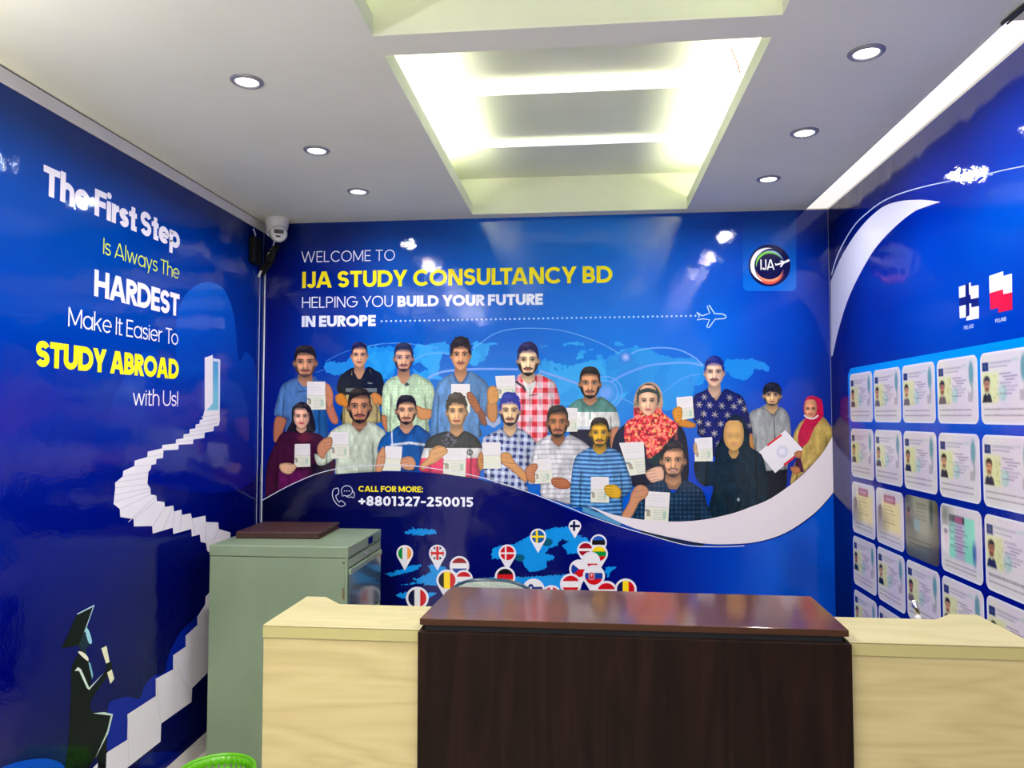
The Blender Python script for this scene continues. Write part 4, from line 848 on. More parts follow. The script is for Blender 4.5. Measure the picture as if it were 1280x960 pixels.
def uk(p, x, y, r):
    p.mix(np.ones(len(p.x)), (20, 24, 70)); p.line([(x - r, y - r * .8), (x + r, y + r * .8)], .34 * r, W_); p.line([(x - r, y + r * .8), (x + r, y - r * .8)], .34 * r, W_)
    p.rect(x - .3 * r, y - 2 * r, x + .3 * r, y + 2 * r, W_); p.rect(x - 2 * r, y - .3 * r, x + 2 * r, y + .3 * r, W_); p.rect(x - .18 * r, y - 2 * r, x + .18 * r, y + 2 * r, R_); p.rect(x - 2 * r, y - .18 * r, x + 2 * r, y + .18 * r, R_)
def cz(p, x, y, r): hb_(W_, R_)(p, x, y, r); p.poly([(x - r * 1.2, y - r), (x, y), (x - r * 1.2, y + r)], B__)
def sk(p, x, y, r): hb_(W_, B__, R_)(p, x, y, r); p.ell(x - r * .25, y, r * .36, r * .44, W_); p.ell(x - r * .25, y, r * .3, r * .38, R_); p.line([(x - r * .25, y - r * .25), (x - r * .25, y + r * .1)], .8, W_); p.line([(x - r * .4, y - r * .1), (x - r * .1, y - r * .1)], .7, W_)
def si(p, x, y, r): hb_(W_, (24, 50, 120), R_)(p, x, y - r * .0, r); p.ell(x - r * .3, y - r * .3, r * .3, r * .36, (24, 50, 120)); p.ell(x - r * .3, y - r * .2, r * .12, r * .16, W_)
def bub_(p, x, y, r): hb_(W_, W_, R_)(p, x, y, r)
PINS = [('Irish', 506.3, 691.5, 10.4, 713, vb_(G_, W_, (240, 150, 60))), ('British', 547, 691.3, 10.6, 713, uk), ('Dutch', 574.5, 707, 12.2, 730, hb_((150, 20, 34), W_, B__)), ('Luxembourg', 579.8, 723.7, 11.5, 745, hb_(R_, W_, (120, 190, 230))),
 ('Belgian', 559, 725, 13.3, 752, vb_(K_, Y_, R_)), ('French', 521.9, 747.3, 14.2, 776, vb_((20, 24, 60), W_, R_)), ('Danish', 634.4, 691.3, 10.9, 713, cross_(R_, W_, -.25, .09)), ('Swedish', 672.7, 670.6, 10, 691, cross_((16, 86, 160), Y_, -.2, .12)),
 ('Finnish', 718.6, 657.4, 7.8, 672.7, cross_(W_, (10, 12, 70), -.15, .17)), ('Estonian', 748.2, 678, 10.3, 700, hb_((24, 84, 180), K_, W_)), ('Latvian', 732, 687, 10.5, 708, hb_((156, 20, 40), (156, 20, 40), W_, (156, 20, 40), (156, 20, 40))), ('Lithuanian', 748.5, 692, 11.3, 714, hb_(Y_, G_, R_)),
 ('Polish', 738.4, 701, 11.7, 722, bub_), ('Czech', 723.8, 711.3, 12.2, 736, cz), ('Slovak', 742.3, 719.6, 13.8, 746, sk), ('German', 631.5, 721, 12.9, 747, hb_(K_, R_, Y_)), ('Slovenian', 667, 737, 14, 765, si), ('Swiss', 689.4, 744, 12.9, 770, cross_(R_, W_, 0, .12)),
 ('Austrian', 713.4, 730, 13.4, 757, hb_(R_, W_, R_)), ('Hungarian', 758, 740, 14.3, 768, hb_(R_, W_, G_)), ('Romanian', 782, 736.5, 13.7, 764, vb_((16, 26, 80), Y_, R_))]
for nm, x, y, r, ty, fl in PINS:
    a = math.asin(min(.95, r / (ty - y))) ; t0 = math.pi / 2 - (math.pi / 2 - a)
    pts = [(x, ty)] + [(x + r * math.cos(t), y + r * math.sin(t)) for t in np.linspace(math.pi - a * 1.0, 2 * math.pi + a * 1.0, 30)]
    po = flat('flag_pin', PB, pts, (228, 226, 236), mb); po['label'] = 'map pin with the %s flag' % nm
    rr = r * .8
    def cf(px_, py_, fl=fl, x=x, y=y, rr=rr): p = Paint(px_, py_, W_); fl(p, x, y, rr); return p.out()
    raster('flag', PB, (x - r, y - r, x + r, y + r), .55, lambda X, Y, x=x, y=y, rr=rr: ellsd(X, Y, x, y, rr, rr), cf, po)
# ------------------------------------------------------------------ left wall mural
ml = mural('left_mural', (XL + .002, 2.2, 0), 'glossy blue vinyl mural on the left wall with staircase, small door and graduate')
ly = [float(PL.px(x, 520)[0]) for x in (0, 120, 230, 327)]
lz = [2.64, 2.35, 2.0, 1.6, 1.2, .8, .4]
lt = [[(0,51,127),(0,44,122),(0,37,117),(0,29,100)],
      [(0,61,154),(0,60,153),(0,49,145),(0,34,126)],
      [(0,53,153),(0,55,154),(0,53,153),(0,34,135)],
      [(0,25,135),(0,30,140),(0,34,144),(0,17,113)],
      [(0,12,111),(0,12,113),(0,10,102),(0,5,86)],
      [(0,3,93),(0,3,91),(0,3,75),(0,3,68)],
      [(4,10,75),(2,6,75),(0,5,70),(0,3,63)]]
bgraster(PL, -.6, YB - .002, .0, 2.643, gridcol(ly, lz[::-1], lt[::-1]), ml, .03)
def lflat(name, pts, col, sm=0, label=None):
    o = flat(name, PL, pts, col, ml, sm)
    if label: o['label'] = label
    return o
lflat('pale_arch', spl([(216, 470), (220, 400), (232, 368), (255, 353), (278, 360), (292, 395), (298, 450), (308, 440), (320, 470), (318, 600), (210, 610), (140, 560), (136, 520), (150, 480), (180, 440)], 5, True), lambda x, y: tuple(np.interp(y, [350, 430, 600], [1, .7, 0]) * np.array((4, 82, 190)) + (1 - np.interp(y, [350, 430, 600], [1, .7, 0])) * np.array((0, 14, 124))))
cloud = (0, 28, 146)
lflat('cloud', spl(Z('d', 350,890, 350,680, 400,640, 450,632, 495,640, 520,580, 560,535, 610,520, 630,440, 680,340, 740,280, 770,262, 800,420, 700,600, 500,800), 4, True), cloud)
lflat('cloud', spl([(-30, 975), (10, 956), (40, 949), (62, 949), (78, 956), (90, 975)], 5) + [(90, 1000), (-30, 1000)], (0, 68, 180))
lflat('cloud', spl(Z('d', 490,960, 520,900, 600,885, 680,890, 720,925, 700,1000, 500,1000), 4, True), (0, 16, 110))
LW = (222, 218, 228)
lflat('door_frame', Z('b', 965,475, 1035,487, 1033,732, 962,730), (196, 206, 232), label='small white open door with pale blue doorway')
lflat('doorway', Z('b', 975,492, 1026,498, 1026,724, 972,726), lambda x, y: (60 + (y - 450) * .9, 140 + (y - 450) * .7, 206))
lflat('door_leaf', Z('b', 962,480, 1000,465, 1000,693, 970,727, 962,727), (220, 214, 226))
stair = Z('c', 780,135, 857,135, 858,180, 852,208, 828,212, 826,235, 782,243, 780,270, 725,277, 723,300, 652,303, 650,328, 575,332, 573,370, 540,375, 538,400, 515,405, 512,425, 500,440, 495,500, 510,520, 512,552, 540,558, 542,585, 580,590, 582,615, 625,608, 628,638, 665,628, 668,655, 712,646, 718,672, 785,658, 788,690, 850,692, 852,725, 910,742, 910,775, 880,785, 805,840, 795,835, 788,795, 762,790, 758,752, 718,762, 715,725, 625,750, 622,718, 522,748, 519,710, 428,712, 426,675, 360,665, 357,625, 326,600, 330,555, 335,520, 333,495, 372,462, 374,435, 430,410, 432,383, 495,365, 497,338, 568,322, 570,305, 637,298, 639,277, 675,272, 677,252, 705,248, 707,226, 735,222, 737,202, 755,200, 758,180, 770,178)
lflat('staircase', stair, LW, label='white winding staircase print')
sl = []
for a, b in [((330,555),(505,520)), ((333,520),(498,500)), ((345,490),(496,470)), ((372,462),(500,440)), ((360,625),(512,552)), ((430,672),(540,585)), ((522,712),(582,615)), ((625,720),(628,638)), ((430,410),(515,405)), ((497,365),(573,350)), ((330,590),(510,535)), ((400,690),(540,560)), ((570,735),(625,610)), ((660,735),(665,630)), ((735,752),(718,672)), ((785,790),(788,690)), ((640,290),(722,282)), ((677,262),(780,250)), ((707,240),(826,222)), ((737,215),(850,195)), ((756,192),(857,172)), ((765,165),(857,152)), ((805,835),(852,725))]:
    sl += ribbon(Z('c', *a, *b), .9)
strokes('riser_lines', PL, sl, (196, 190, 208), ml, wall=False)['kind'] = 'stuff'
lflat('staircase', Z('d', 822,145, 800,170, 798,205, 762,262, 762,300, 708,350, 708,400, 650,440, 650,505, 570,548, 570,628, 440,712, 438,830, 350,885, 280,960, 240,1010, 400,1010, 440,958, 592,838, 595,755, 735,655, 738,592, 830,500, 830,145), LW, label='white broad lower steps print')
lflat('staircase', Z('d', 830,770, 618,960, 570,1010, 830,1010), (216, 212, 214))
sl = []
for a, b in [((762,300),(830,300)), ((708,400),(760,415)), ((650,505),(735,600)), ((570,628),(595,755)), ((650,440),(735,655)), ((708,350),(830,370)), ((570,548),(592,700)), ((440,712),(445,950))]: sl += ribbon(Z('d', *a, *b), .8)
strokes('riser_lines', PL, sl, (204, 202, 212), ml, wall=False)['kind'] = 'stuff'
K2 = (5, 9, 16)
g = lflat('graduate_print', spl(Z('d', 215,425, 235,405, 245,440, 262,470, 275,520, 270,590, 330,525, 345,480, 362,470, 368,490, 355,525, 270,650, 285,705, 368,712, 358,770, 345,830, 335,1010, 302,1010, 300,905, 262,960, 240,1010, 150,1010, 165,850, 178,600, 180,500), 3, True), K2, label='dark graduate in gown and cap print')
def gp(name, pts, col, sm=0): return flat(name, PL, pts, col, g, sm)
gp('head', Z('d', 215,330, 245,300, 262,330, 274,375, 268,392, 250,405, 250,440, 235,420, 212,400), (18, 40, 56), 4)
gp('face_light', Z('d', 246,310, 262,330, 275,378, 262,385, 248,345), (150, 206, 222), 3)
gp('cap', Z('d', 285,208, 205,250, 132,410, 215,393, 240,330), K2)
gp('cap_edge', Z('d', 287,206, 205,248, 208,252, 280,216, 238,335, 243,332), (170, 204, 222))
gp('gown_trim', Z('d', 195,512, 210,494, 225,505, 262,590, 330,520, 262,600, 252,592, 215,512), (200, 220, 206))
gp('shirt_collar', Z('d', 210,425, 232,425, 256,448, 254,466), (226, 226, 200), 3)
gp('tie', Z('d', 258,468, 268,478, 280,530, 276,550, 264,500), (120, 178, 196))
gp('diploma', Z('d', 318,408, 342,396, 356,470, 340,478), (230, 228, 192)); gp('diploma', Z('d', 345,520, 366,505, 378,548, 360,572), (230, 228, 192))
gp('gown_trim', Z('d', 278,708, 330,702, 372,712, 350,800, 290,915, 345,790, 362,718), (196, 220, 206))
LWt, LY = (226, 222, 238), (206, 224, 56)
text(PL, 'The First Step', .23, 53, 225.5, 57, 206.8, 243.8, LWt, ml, .015)
text(PL, 'Is Always The', .085, 128.3, 224, 129, 297, 317.4, LY, ml, .07)
text(PL, 'HARDEST', .22, 116.9, 224, 118, 336.4, 370, LWt, ml, .02)
text(PL, 'Make It Easier To', .09, 84.5, 222.6, 85, 383.6, 407.8, LWt, ml, .07)
text(PL, 'STUDY ABROAD', .25, 43.8, 223, 50, 425.6, 458.6, (244, 232, 10), ml, .02, 'yellow lettering')
text(PL, 'with Us!', .09, 165.2, 221.8, 203, 488, 507.4, LWt, ml, .07)

# ------------------------------------------------------------------ right wall mural
mr = mural('right_mural', (XR - .002, 2.2, 0), 'glossy blue vinyl mural on the right wall with rows of visa cards')
ry = [float(PR.px(x, 520)[0]) for x in (1041, 1100, 1180, 1280)][::-1]
rz = [2.69, 2.45, 2.2, 1.9, 1.5, 1.0, .5]
rt = [[(0,6,68),(0,11,93),(0,20,120),(0,27,135)],
      [(0,6,72),(0,14,100),(0,27,135),(0,40,153)],
      [(0,9,90),(0,28,135),(0,49,165),(0,67,181)],
      [(0,11,104),(0,32,144),(0,52,171),(0,48,171)],
      [(0,6,93),(0,11,113),(0,17,126),(0,19,131)],
      [(0,4,82),(0,6,99),(0,11,113),(0,12,117)],
      [(0,3,63),(0,4,81),(0,6,90),(0,6,90)]]
bgraster(PR, -.6, YB - .002, .0, 2.69, gridcol(ry, rz[::-1], [r[::-1] for r in rt][::-1]), mr, .03)
curve = Z('g', 70,582, 95,500, 140,410, 182,350, 230,305, 285,263, 350,230, 420,206, 500,185, 570,170, 640,155, 740,138, 850,113, 925,98, 1100,60, 1300,0)
cs = spl(curve, 5)
strokes('curve_line', PR, ribbon(cs, 1.2), (176, 188, 220), mr, wall=False)
flat('white_crescent', PR, spl(Z('g', 555,257, 500,250, 450,248, 370,255, 290,285, 200,370, 120,490, 66,610), 5) + spl(Z('g', 68,860, 72,945, 100,830, 140,700, 190,590, 260,470, 340,380, 430,305, 500,275, 553,258), 5), (184, 186, 208), mr)
def fl_(q, c, par): return flat('flag_piece', PR, Z('h', *q), c, par)
fi = flat('flag_emblem', PR, Z('h', 262,345, 305,333, 328,470, 422,497, 422,600, 312,715, 275,745, 262,590, 190,605, 190,505, 262,485), (6, 14, 104), mr); fi['label'] = 'blue and white Finnish flag emblem'
NW = (10, 14, 104)
for q, c in (((190,505, 262,485, 422,497, 422,600, 190,605), NW), ((185,370, 262,345, 262,485, 188,505), W_), ((190,605, 265,585, 268,735, 195,748), W_), ((305,325, 328,315, 328,365, 422,347, 422,497, 330,517, 325,465, 308,465), W_), ((310,570, 333,570, 333,618, 425,600, 425,748, 275,775, 275,725, 312,715), W_), ((262,345, 305,333, 310,700, 270,745), NW)): fl_(q, c, fi)
po = flat('flag_emblem', PR, Z('h', 548,240, 718,182, 718,398, 553,445), W_, mr); po['label'] = 'white and red Polish flag emblem'
for q, c in (((718,240, 822,210, 825,435, 718,458), (220, 222, 222)), ((553,445, 715,400, 715,625, 655,620, 565,645), (224, 10, 50)), ((715,460, 825,435, 828,640, 660,680, 655,630, 715,600), (206, 6, 46))): fl_(q, c, po)
text(PR, 'FINLAND', .16, 1205.6, 1218, 1206, 407.3, 412.2, (170, 190, 240), mr, .1); text(PR, 'POLAND', .16, 1245, 1258.8, 1246, 398.6, 403.5, (190, 206, 240), mr, .1)
# lighter rounded board behind the cards
def rrmask(a0, a1, b0, b1, r):
    def f(X, Y):
        cx, cy = np.clip(X, a0 + r, a1 - r), np.clip(Y, b0 + r, b1 - r); return r - np.hypot(X - cx, Y - cy)
    return f
raster('card_board', PR, (.2, .45, 3.75, 1.84), .04, rrmask(.2, 3.748, .45, 1.832, .03), lambda x, y: Paint(x, y, (0, 12, 120)).mix(np.clip((y - 1.2) / .4, 0, 1), (0, 64, 186)).mix(np.clip((y - 1.52) / .33, 0, 1), (0, 140, 236)).out(), mr, wall=True)
CR = random.Random(3)
ZT_ = [1.803, 1.541, 1.288, 1.030, .775]; YT_ = [3.722 - .297 * k for k in range(9)]
def card(ci, ri):
    y1 = YT_[ci]; y0 = y1 - .280; z1 = ZT_[ri]; z0 = z1 - .229 if ri != 2 else z1 - .240
    W, H = y1 - y0, z1 - z0; kind = 'visa'
    if ri == 2 and ci in (0, 1): kind = 'yellow'
    if ri == 2 and ci == 2: kind = 'dark'
    if ri == 2 and ci == 3: kind = 'teal'
    v_, pv, tint = (ri, ci), CR.random(), CR.random()
    skin = CR.choice([(206, 150, 110), (170, 110, 80), (190, 130, 96), (214, 160, 120)]); cl = CR.choice([(60, 56, 66), (30, 28, 34), (110, 96, 100), (40, 44, 80)])
    def cf(x, y):
        u, v = (y1 - x) / W, (z1 - y) / H; p = Paint(u, v, (216, 210, 216)); p.mix(np.full(len(u), .0), W_)
        n = .5 + .5 * np.sin(u * 7 + 2 * np.sin(v * 5 + pv * 6) + pv * 9)
        p.mix(.35 * n, (206, 190, 226)); p.mix(.3 * np.clip(1 - u * 1.5, 0, 1), (222, 226, 196)); p.mix(.35 * np.clip(v * 2 - 1.2, 0, 1), (214, 222, 214)); p.ell(.55, .8, .2, .3, (200, 182, 226), .4 * tint, .3)
        p.mix(.12 * (nz(u * 60, v * 60, 1, pv) > .3), (190, 170, 190))
        if kind == 'visa':
            p.rect(.04, .13, .17, .26, (18, 34, 110), 1, .01); p.ell(.105, .195, .035, .04, (110, 120, 110), .5, .03)
            p.rect(.2, .135, .62, .175, (140, 140, 170), .45, .02); p.rect(.2, .205, .55, .222, (110, 110, 150), .6, .012); p.rect(.64, .12, .76, .16, (130, 180, 160), .35, .03)
            p.rect(.03, .28, .36, .70, (214, 220, 150), .75, .05)
            p.ell(.85, .26, .055, .17, (84, 140, 156), .85, .03); p.ell(.87, .5, .02, .14, (120, 140, 130), .6, .02)
            p.ell(.45, .57, .075, .11, (110, 190, 176), .5, .04); p.ell(.43, .56, .04, .08, (200, 214, 206), .6, .04)
            for k in range(7): p.rect(.4 + .05 * ((k * 7) % 3), .3 + k * .045, .62 + .06 * ((k * 5) % 3), .318 + k * .045, (100, 84, 130), .5, .012)
            p.mix((nz(u * 80, v * 60, 1, pv + 2) > .35) * (u > .26) * (u < .42) * (v > .28) * (v < .7) * .4, (150, 170, 90))
            p.rect(.77, .54, .87, .68, (150, 146, 158), .6, .02)
            p.ell(.13, .41, .066, .085, (40, 32, 32), 1, .02); p.ell(.13, .455, .056, .098, skin, 1, .02); p.ell(.13, .37, .05, .026, (40, 32, 32), .9, .03); p.ell(.13, .52, .045, .03, np.array(skin) * .55, .7, .03); p.poly([(.03, .695), (.055, .60), (.10, .56), (.13, .60), (.16, .56), (.21, .60), (.235, .695)], cl, 1, .015)
            p.ell(.11, .44, .012, .009, (50, 34, 30), .8, .01); p.ell(.15, .44, .012, .009, (50, 34, 30), .8, .01); p.rect(.11, .495, .15, .505, (120, 60, 54), .7, .01)
            for q in (.79, .88): p.mix((np.abs(v - q) < .012) * (u > .06) * (u < .84) * (.45 + .2 * nz(u * 90, v, 1, pv)), (96, 90, 100))
        elif kind == 'yellow':
            p.rect(.22, .2, .88, .74, (236, 220, 140), .8, .1); p.rect(.3, .1, .72, .24, (150, 60, 96), .8, .02); p.rect(.36, .14, .66, .2, (220, 200, 210), .5, .02); p.ell(.14, .2, .06, .08, (190, 190, 200), .7, .04)
            p.ell(.15, .42, .07, .12, (90, 80, 84), .9, .03); p.ell(.15, .44, .045, .08, (180, 150, 130), .8, .03); p.poly([(.05, .62), (.1, .54), (.2, .54), (.25, .62)], (80, 76, 84))
            for k in range(6): p.rect(.3, .3 + k * .055, .6 + .05 * (k % 3), .312 + k * .055, (120, 96, 70), .6, .012)
            for q in (.8, .88): p.mix((np.abs(v - q) < .012) * (u > .12) * (u < .85) * .5, (110, 106, 96))
        elif kind == 'dark':
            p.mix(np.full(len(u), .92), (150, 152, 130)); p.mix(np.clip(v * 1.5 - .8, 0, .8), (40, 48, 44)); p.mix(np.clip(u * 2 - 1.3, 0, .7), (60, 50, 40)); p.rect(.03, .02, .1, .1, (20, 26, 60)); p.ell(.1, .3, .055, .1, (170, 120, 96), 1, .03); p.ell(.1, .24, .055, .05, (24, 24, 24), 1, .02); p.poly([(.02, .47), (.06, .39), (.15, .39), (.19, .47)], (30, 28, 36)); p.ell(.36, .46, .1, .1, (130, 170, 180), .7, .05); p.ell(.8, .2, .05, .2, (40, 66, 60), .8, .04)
            for k in range(5): p.rect(.35, .1 + k * .06, .65, .12 + k * .06, (70, 66, 60), .5, .02)
            for q in (.7, .78): p.mix((np.abs(v - q) < .012) * (u > .1) * (u < .8) * .5, (60, 60, 50))
        else:
            p.rect(.22, .14, .84, .76, (130, 214, 190), 1, .02); p.rect(.38, .2, .58, .76, (206, 140, 200), .7, .1); p.rect(.22, .14, .6, .24, (26, 30, 50), .95, .02); p.rect(.37, .15, .55, .23, (180, 70, 130), .8, .02); p.ell(.12, .18, .07, .1, (150, 170, 150), .8, .03); p.ell(.12, .18, .055, .085, (232, 232, 226)); p.ell(.12, .17, .025, .035, (60, 60, 60)); p.rect(.05, .32, .2, .72, (226, 222, 226), 1, .02); p.ell(.13, .5, .05, .12, (220, 190, 200), .8, .03); p.ell(.13, .4, .05, .04, (100, 90, 110), .7, .02)
            p.ell(.82, .6, .04, .14, (40, 70, 160), .8, .05)
            for k in range(8): p.rect(.25 + .1 * (k % 2), .28 + k * .05, .55 + .06 * (k % 3), .298 + k * .05, (70, 60, 110), .6, .012)
            for q in (.84, .9): p.mix((np.abs(v - q) < .012) * (u > .1) * (u < .85) * .5, (110, 110, 100))
        if kind != 'dark':
            e = np.minimum(np.minimum(u * W, (1 - u) * W), np.minimum(v * H, (1 - v) * H)); p.mix(np.clip(1 - (e - .004) / .003, 0, 1) * .9, (222, 228, 246))
        return p.mul(.93).out()
    o = raster('visa_card', PR, (y0, z0, y1, z1), .0048, rrmask(y0, y1, z0, z1, .026), cf, mr, wall=True)
    if kind != 'visa': o['label'] = {'yellow': 'pale yellow visa card with maroon heading', 'dark': 'dull olive visa card with darker lower half', 'teal': 'teal and pink residence card'}[kind]
for ci in range(7):
    for ri in range(5): card(ci, ri)
# ------------------------------------------------------------------ filing cabinet
CX0, CX1, CY0, CY1, CZ = -1.69, -1.05, 3.213, 3.745, 1.02
t = tag(empty('filing_cabinet', (CX0, CY0, 0)), 'grey-green steel filing cabinet standing in the left rear corner', 'cabinet')
cw, cdp = CX1 - CX0, CY1 - CY0
bm = bmesh.new()
bx(bm, 0, cw - .012, 0, cdp, .03, CZ - .052, bev=.003)
fin(bm, 'cabinet_body', M['steel'], t)
bm = bmesh.new(); bx(bm, -.002, cw + .002, -.002, cdp + .002, CZ - .050, CZ, bev=.004); fin(bm, 'top_cap', M['steel'], t)
boxobj('plinth', M['dark'], t, .03, cw - .04, .02, cdp - .02, 0, .03)
for s, y in ((0, 0), (1, cdp - .012)):
    boxobj('front_upright', M['steel'], t, cw - .012, cw, y, y + .012, .03, CZ - .05)
zt2, dh = CZ - .058, .298
for k in range(3):
    z1 = zt2 - k * (dh + .01); z0 = z1 - dh
    d = boxobj('drawer', M['steel_dark'], t, cw - .012, cw + .006, .016, cdp - .016, z0, z1 - .062, bev=.002)
    boxobj('drawer_header', M['steel'], d, cw - .012, cw + .004, .016, cdp - .016, z1 - .035, z1, bev=.001)
    boxobj('pull_rail', M['steel'], d, cw - .012, cw + .012, .016, cdp - .016, z1 - .068, z1 - .042, bev=.003)
    if k == 0:
        bm = bmesh.new(); lathe(bm, [(.011, 0), (.011, .006), (.008, .009), (.003, .009)], 16, Matrix.Translation((cw + .004, cdp * .5, z1 - .018)) @ Matrix.Rotation(math.pi / 2, 4, 'Y')); fin(bm, 'lock', M['chrome'], d)
bm = bmesh.new(); bx(bm, cw + .002, cw + .005, cdp * .56, cdp * .7, CZ - .042, CZ - .008); fin(bm, 'label_holder', M['chrome'], t)
for zz, hh in ((.79, .05), (.945, .012), (.70, .02), (.66, .01)):
    boxobj('rust_patch', M['rust'], t, cw - .022, cw - .013, -.0012, 0, zz, zz + hh)
# brown leather folder on the cabinet
t = tag(empty('leather_folder', (-1.652, 3.385, CZ), math.radians(2.5)), 'closed dark brown leather document folder lying on top of the grey cabinet', 'folder')
bm = bmesh.new(); bx(bm, 0, .405, 0, .33, 0, .010, bev=.004); fin(bm, 'back_cover', M['leather'], t)
bm = bmesh.new(); bx(bm, 0, .405, 0, .33, .022, .034, bev=.005); fin(bm, 'front_cover', M['leather'], t)
bm = bmesh.new(); bx(bm, .006, .396, .008, .322, .010, .022); fin(bm, 'inner_pages', M['leather_in'], t)
bm = bmesh.new(); bx(bm, 0, .40, -.003, .012, .002, .032, bev=.004); fin(bm, 'spine', M['leather'], t)

# ------------------------------------------------------------------ reception desk
WZ = 1.034; Y0 = 1.955
t = tag(empty('reception_desk', (-.873, Y0, 0)), 'reception desk with pale oak side wings and raised dark walnut centre panel', 'desk'); ox, oy = -.873, Y0
def D(name, mat, pts, z0, z1, bev=0.0):
    bm = bmesh.new(); prism(bm, [(x - ox, y - oy) for x, y in pts], z0, z1, bev); return fin(bm, name, mat, t)
LX0, LX1, DX0, DX1, RX1_ = -.873, -.438, -.440, .658, 1.112
def rect(x0, x1, y0, y1): return [(x0, y0), (x1, y0), (x1, y1), (x0, y1)]
topL = [(LX0, Y0), (LX1 - .001, Y0), (LX1 - .001, 2.19), (-.738, 2.19), (-.811, 2.272), (LX0, 2.272)]
topR = [(DX1 + .001, Y0), (RX1_, Y0), (RX1_, 2.255), (1.038, 2.255), (.972, 2.19), (DX1 + .001, 2.19)]
a = D('wing_top', M['beech_top'], topL, WZ - .004, WZ, .0015); D('edge_band', M['beech_edge'], topL, WZ - .034, WZ - .0045).parent = a
b = D('wing_top', M['beech_top'], topR, WZ - .004, WZ, .0015); D('edge_band', M['beech_edge'], topR, WZ - .034, WZ - .0045).parent = b
D('front_panel', M['beech_h'], rect(LX0 + .001, LX1, Y0 + .003, Y0 + .021), .0, WZ - .0355)['label'] = 'pale oak front panel of the wing'
D('front_panel', M['beech_h'], rect(DX1, RX1_ - .001, Y0 + .003, Y0 + .021), .0, WZ - .0355)['label'] = 'pale oak front panel of the wing'
D('side_panel', M['beech_h'], rect(LX0 + .001, LX0 + .019, Y0 + .022, 2.66), .0, .72); D('side_panel', M['beech_h'], rect(RX1_ - .019, RX1_ - .001, Y0 + .022, 2.66), .0, .72)
D('side_panel', M['beech_h'], rect(LX0 + .001, LX0 + .019, Y0 + .022, 2.27), .745, WZ - .0355); D('side_panel', M['beech_h'], rect(RX1_ - .019, RX1_ - .001, Y0 + .022, 2.253), .745, WZ - .0355)
D('worktop', M['beech_top'], rect(LX0, RX1_, Y0 + .022, 2.66), .72, .744, .001)
D('front_panel', M['wenge_v'], rect(DX0, DX1, Y0 - .022, Y0 - .001), .0, WZ - .001, .0015)['label'] = 'dark walnut centre front panel'
D('riser_rail', M['dark'], rect(DX0 + .015, DX1 - .015, Y0 + .0, Y0 + .05), WZ - .036, WZ + .012)
D('riser_rail', M['dark'], rect(DX0 + .015, DX1 - .015, 2.15, 2.18), WZ - .036, WZ + .012)
s_ = D('raised_top', M['wenge_h'], [(-.438, Y0 - .005), (.656, Y0 - .005), (.668, 2.30), (-.420, 2.318)], WZ + .013, WZ + .030, .001)
D('edge_band', M['wenge_edge'], [(-.438, Y0 - .0065), (.656, Y0 - .0065), (.656, Y0 - .0052), (-.438, Y0 - .0052)], WZ + .0135, WZ + .0295).parent = s_
D('inner_panel', M['wenge_v'], rect(DX0 + .02, DX1 - .02, 2.12, 2.14), .745, WZ - .036)

# ------------------------------------------------------------------ office chair behind the desk
t = tag(empty('office_chair', (-.355, 3.03, 0)), 'grey swivel office chair behind the reception desk, only its curved back top showing', 'chair')
bm = bmesh.new(); nx, nz_ = 18, 14; vs = []
for side_ in (0, 1):
    for j in range(nz_ + 1):
        for i in range(nx + 1):
            a = -1 + 2 * i / nx; v = j / nz_; wv = .24 * (1 - .25 * (1 - v) ** 2)
            top = .985 - .10 * abs(a) ** 3.2 - .02 * a * a; z = .52 + (top - .52) * v
            y = -.26 - .03 * math.sin(v * 3.0) + .05 * a * a + (.012 if side_ else -.012)
            vs.append(bm.verts.new((a * wv * (1 - .12 * v ** 4), y, z)))
n1 = (nx + 1) * (nz_ + 1)
for s in (0, 1):
    for j in range(nz_):
        for i in range(nx):
            q = [s * n1 + j * (nx + 1) + i, s * n1 + j * (nx + 1) + i + 1, s * n1 + (j + 1) * (nx + 1) + i + 1, s * n1 + (j + 1) * (nx + 1) + i]
            f = bm.faces.new([vs[k] for k in q]); f.smooth = True
edge = [(j, 0) for j in range(nz_ + 1)] + [(nz_, i) for i in range(1, nx + 1)] + [(j, nx) for j in range(nz_ - 1, -1, -1)]
for (j, i), (j2, i2) in zip(edge, edge[1:]):
    bm.faces.new([vs[j * (nx + 1) + i], vs[j2 * (nx + 1) + i2], vs[n1 + j2 * (nx + 1) + i2], vs[n1 + j * (nx + 1) + i]])
rim = [tuple(Vector(vs[j * (nx + 1) + i].co + vs[n1 + j * (nx + 1) + i].co) / 2) for j, i in edge]
bk = fin(bm, 'backrest', M['chair_fab'], t)
bm = bmesh.new(); tube(bm, rim, .010, 8); fin(bm, 'backrest_rim', M['chair_rim'], bk)
bm = bmesh.new(); bx(bm, -.24, .24, -.22, .25, .44, .51, bev=.025); fin(bm, 'seat', M['chair_fab'], t)
bm = bmesh.new(); tube(bm, [(0, -.24, .6), (0, -.27, .5), (0, -.2, .43), (0, 0, .43)], .02); fin(bm, 'back_bracket', M['black'], t)
bm = bmesh.new(); lathe(bm, [(.028, .1), (.028, .3), (.018, .3), (.018, .44)], 16); fin(bm, 'gas_column', M['black'], t)
for k in range(5):
    a = k * 2 * math.pi / 5 + math.pi / 2; c, s = math.cos(a), math.sin(a)
    bm = bmesh.new(); tube(bm, [(0, 0, .12), (.15 * c, .15 * s, .1), (.28 * c, .28 * s, .075)], [.025, .02, .014]); lg = fin(bm, 'base_leg', M['black'], t)
    bm = bmesh.new(); lathe(bm, [(.0255, -.02), (.0275, -.01), (.0275, .01), (.0255, .02)], 16, Matrix.Translation((.28 * c, .28 * s, .028)) @ Matrix.Rotation(a, 4, 'Z') @ Matrix.Rotation(math.pi / 2, 4, 'X')); fin(bm, 'castor', M['black'], lg)

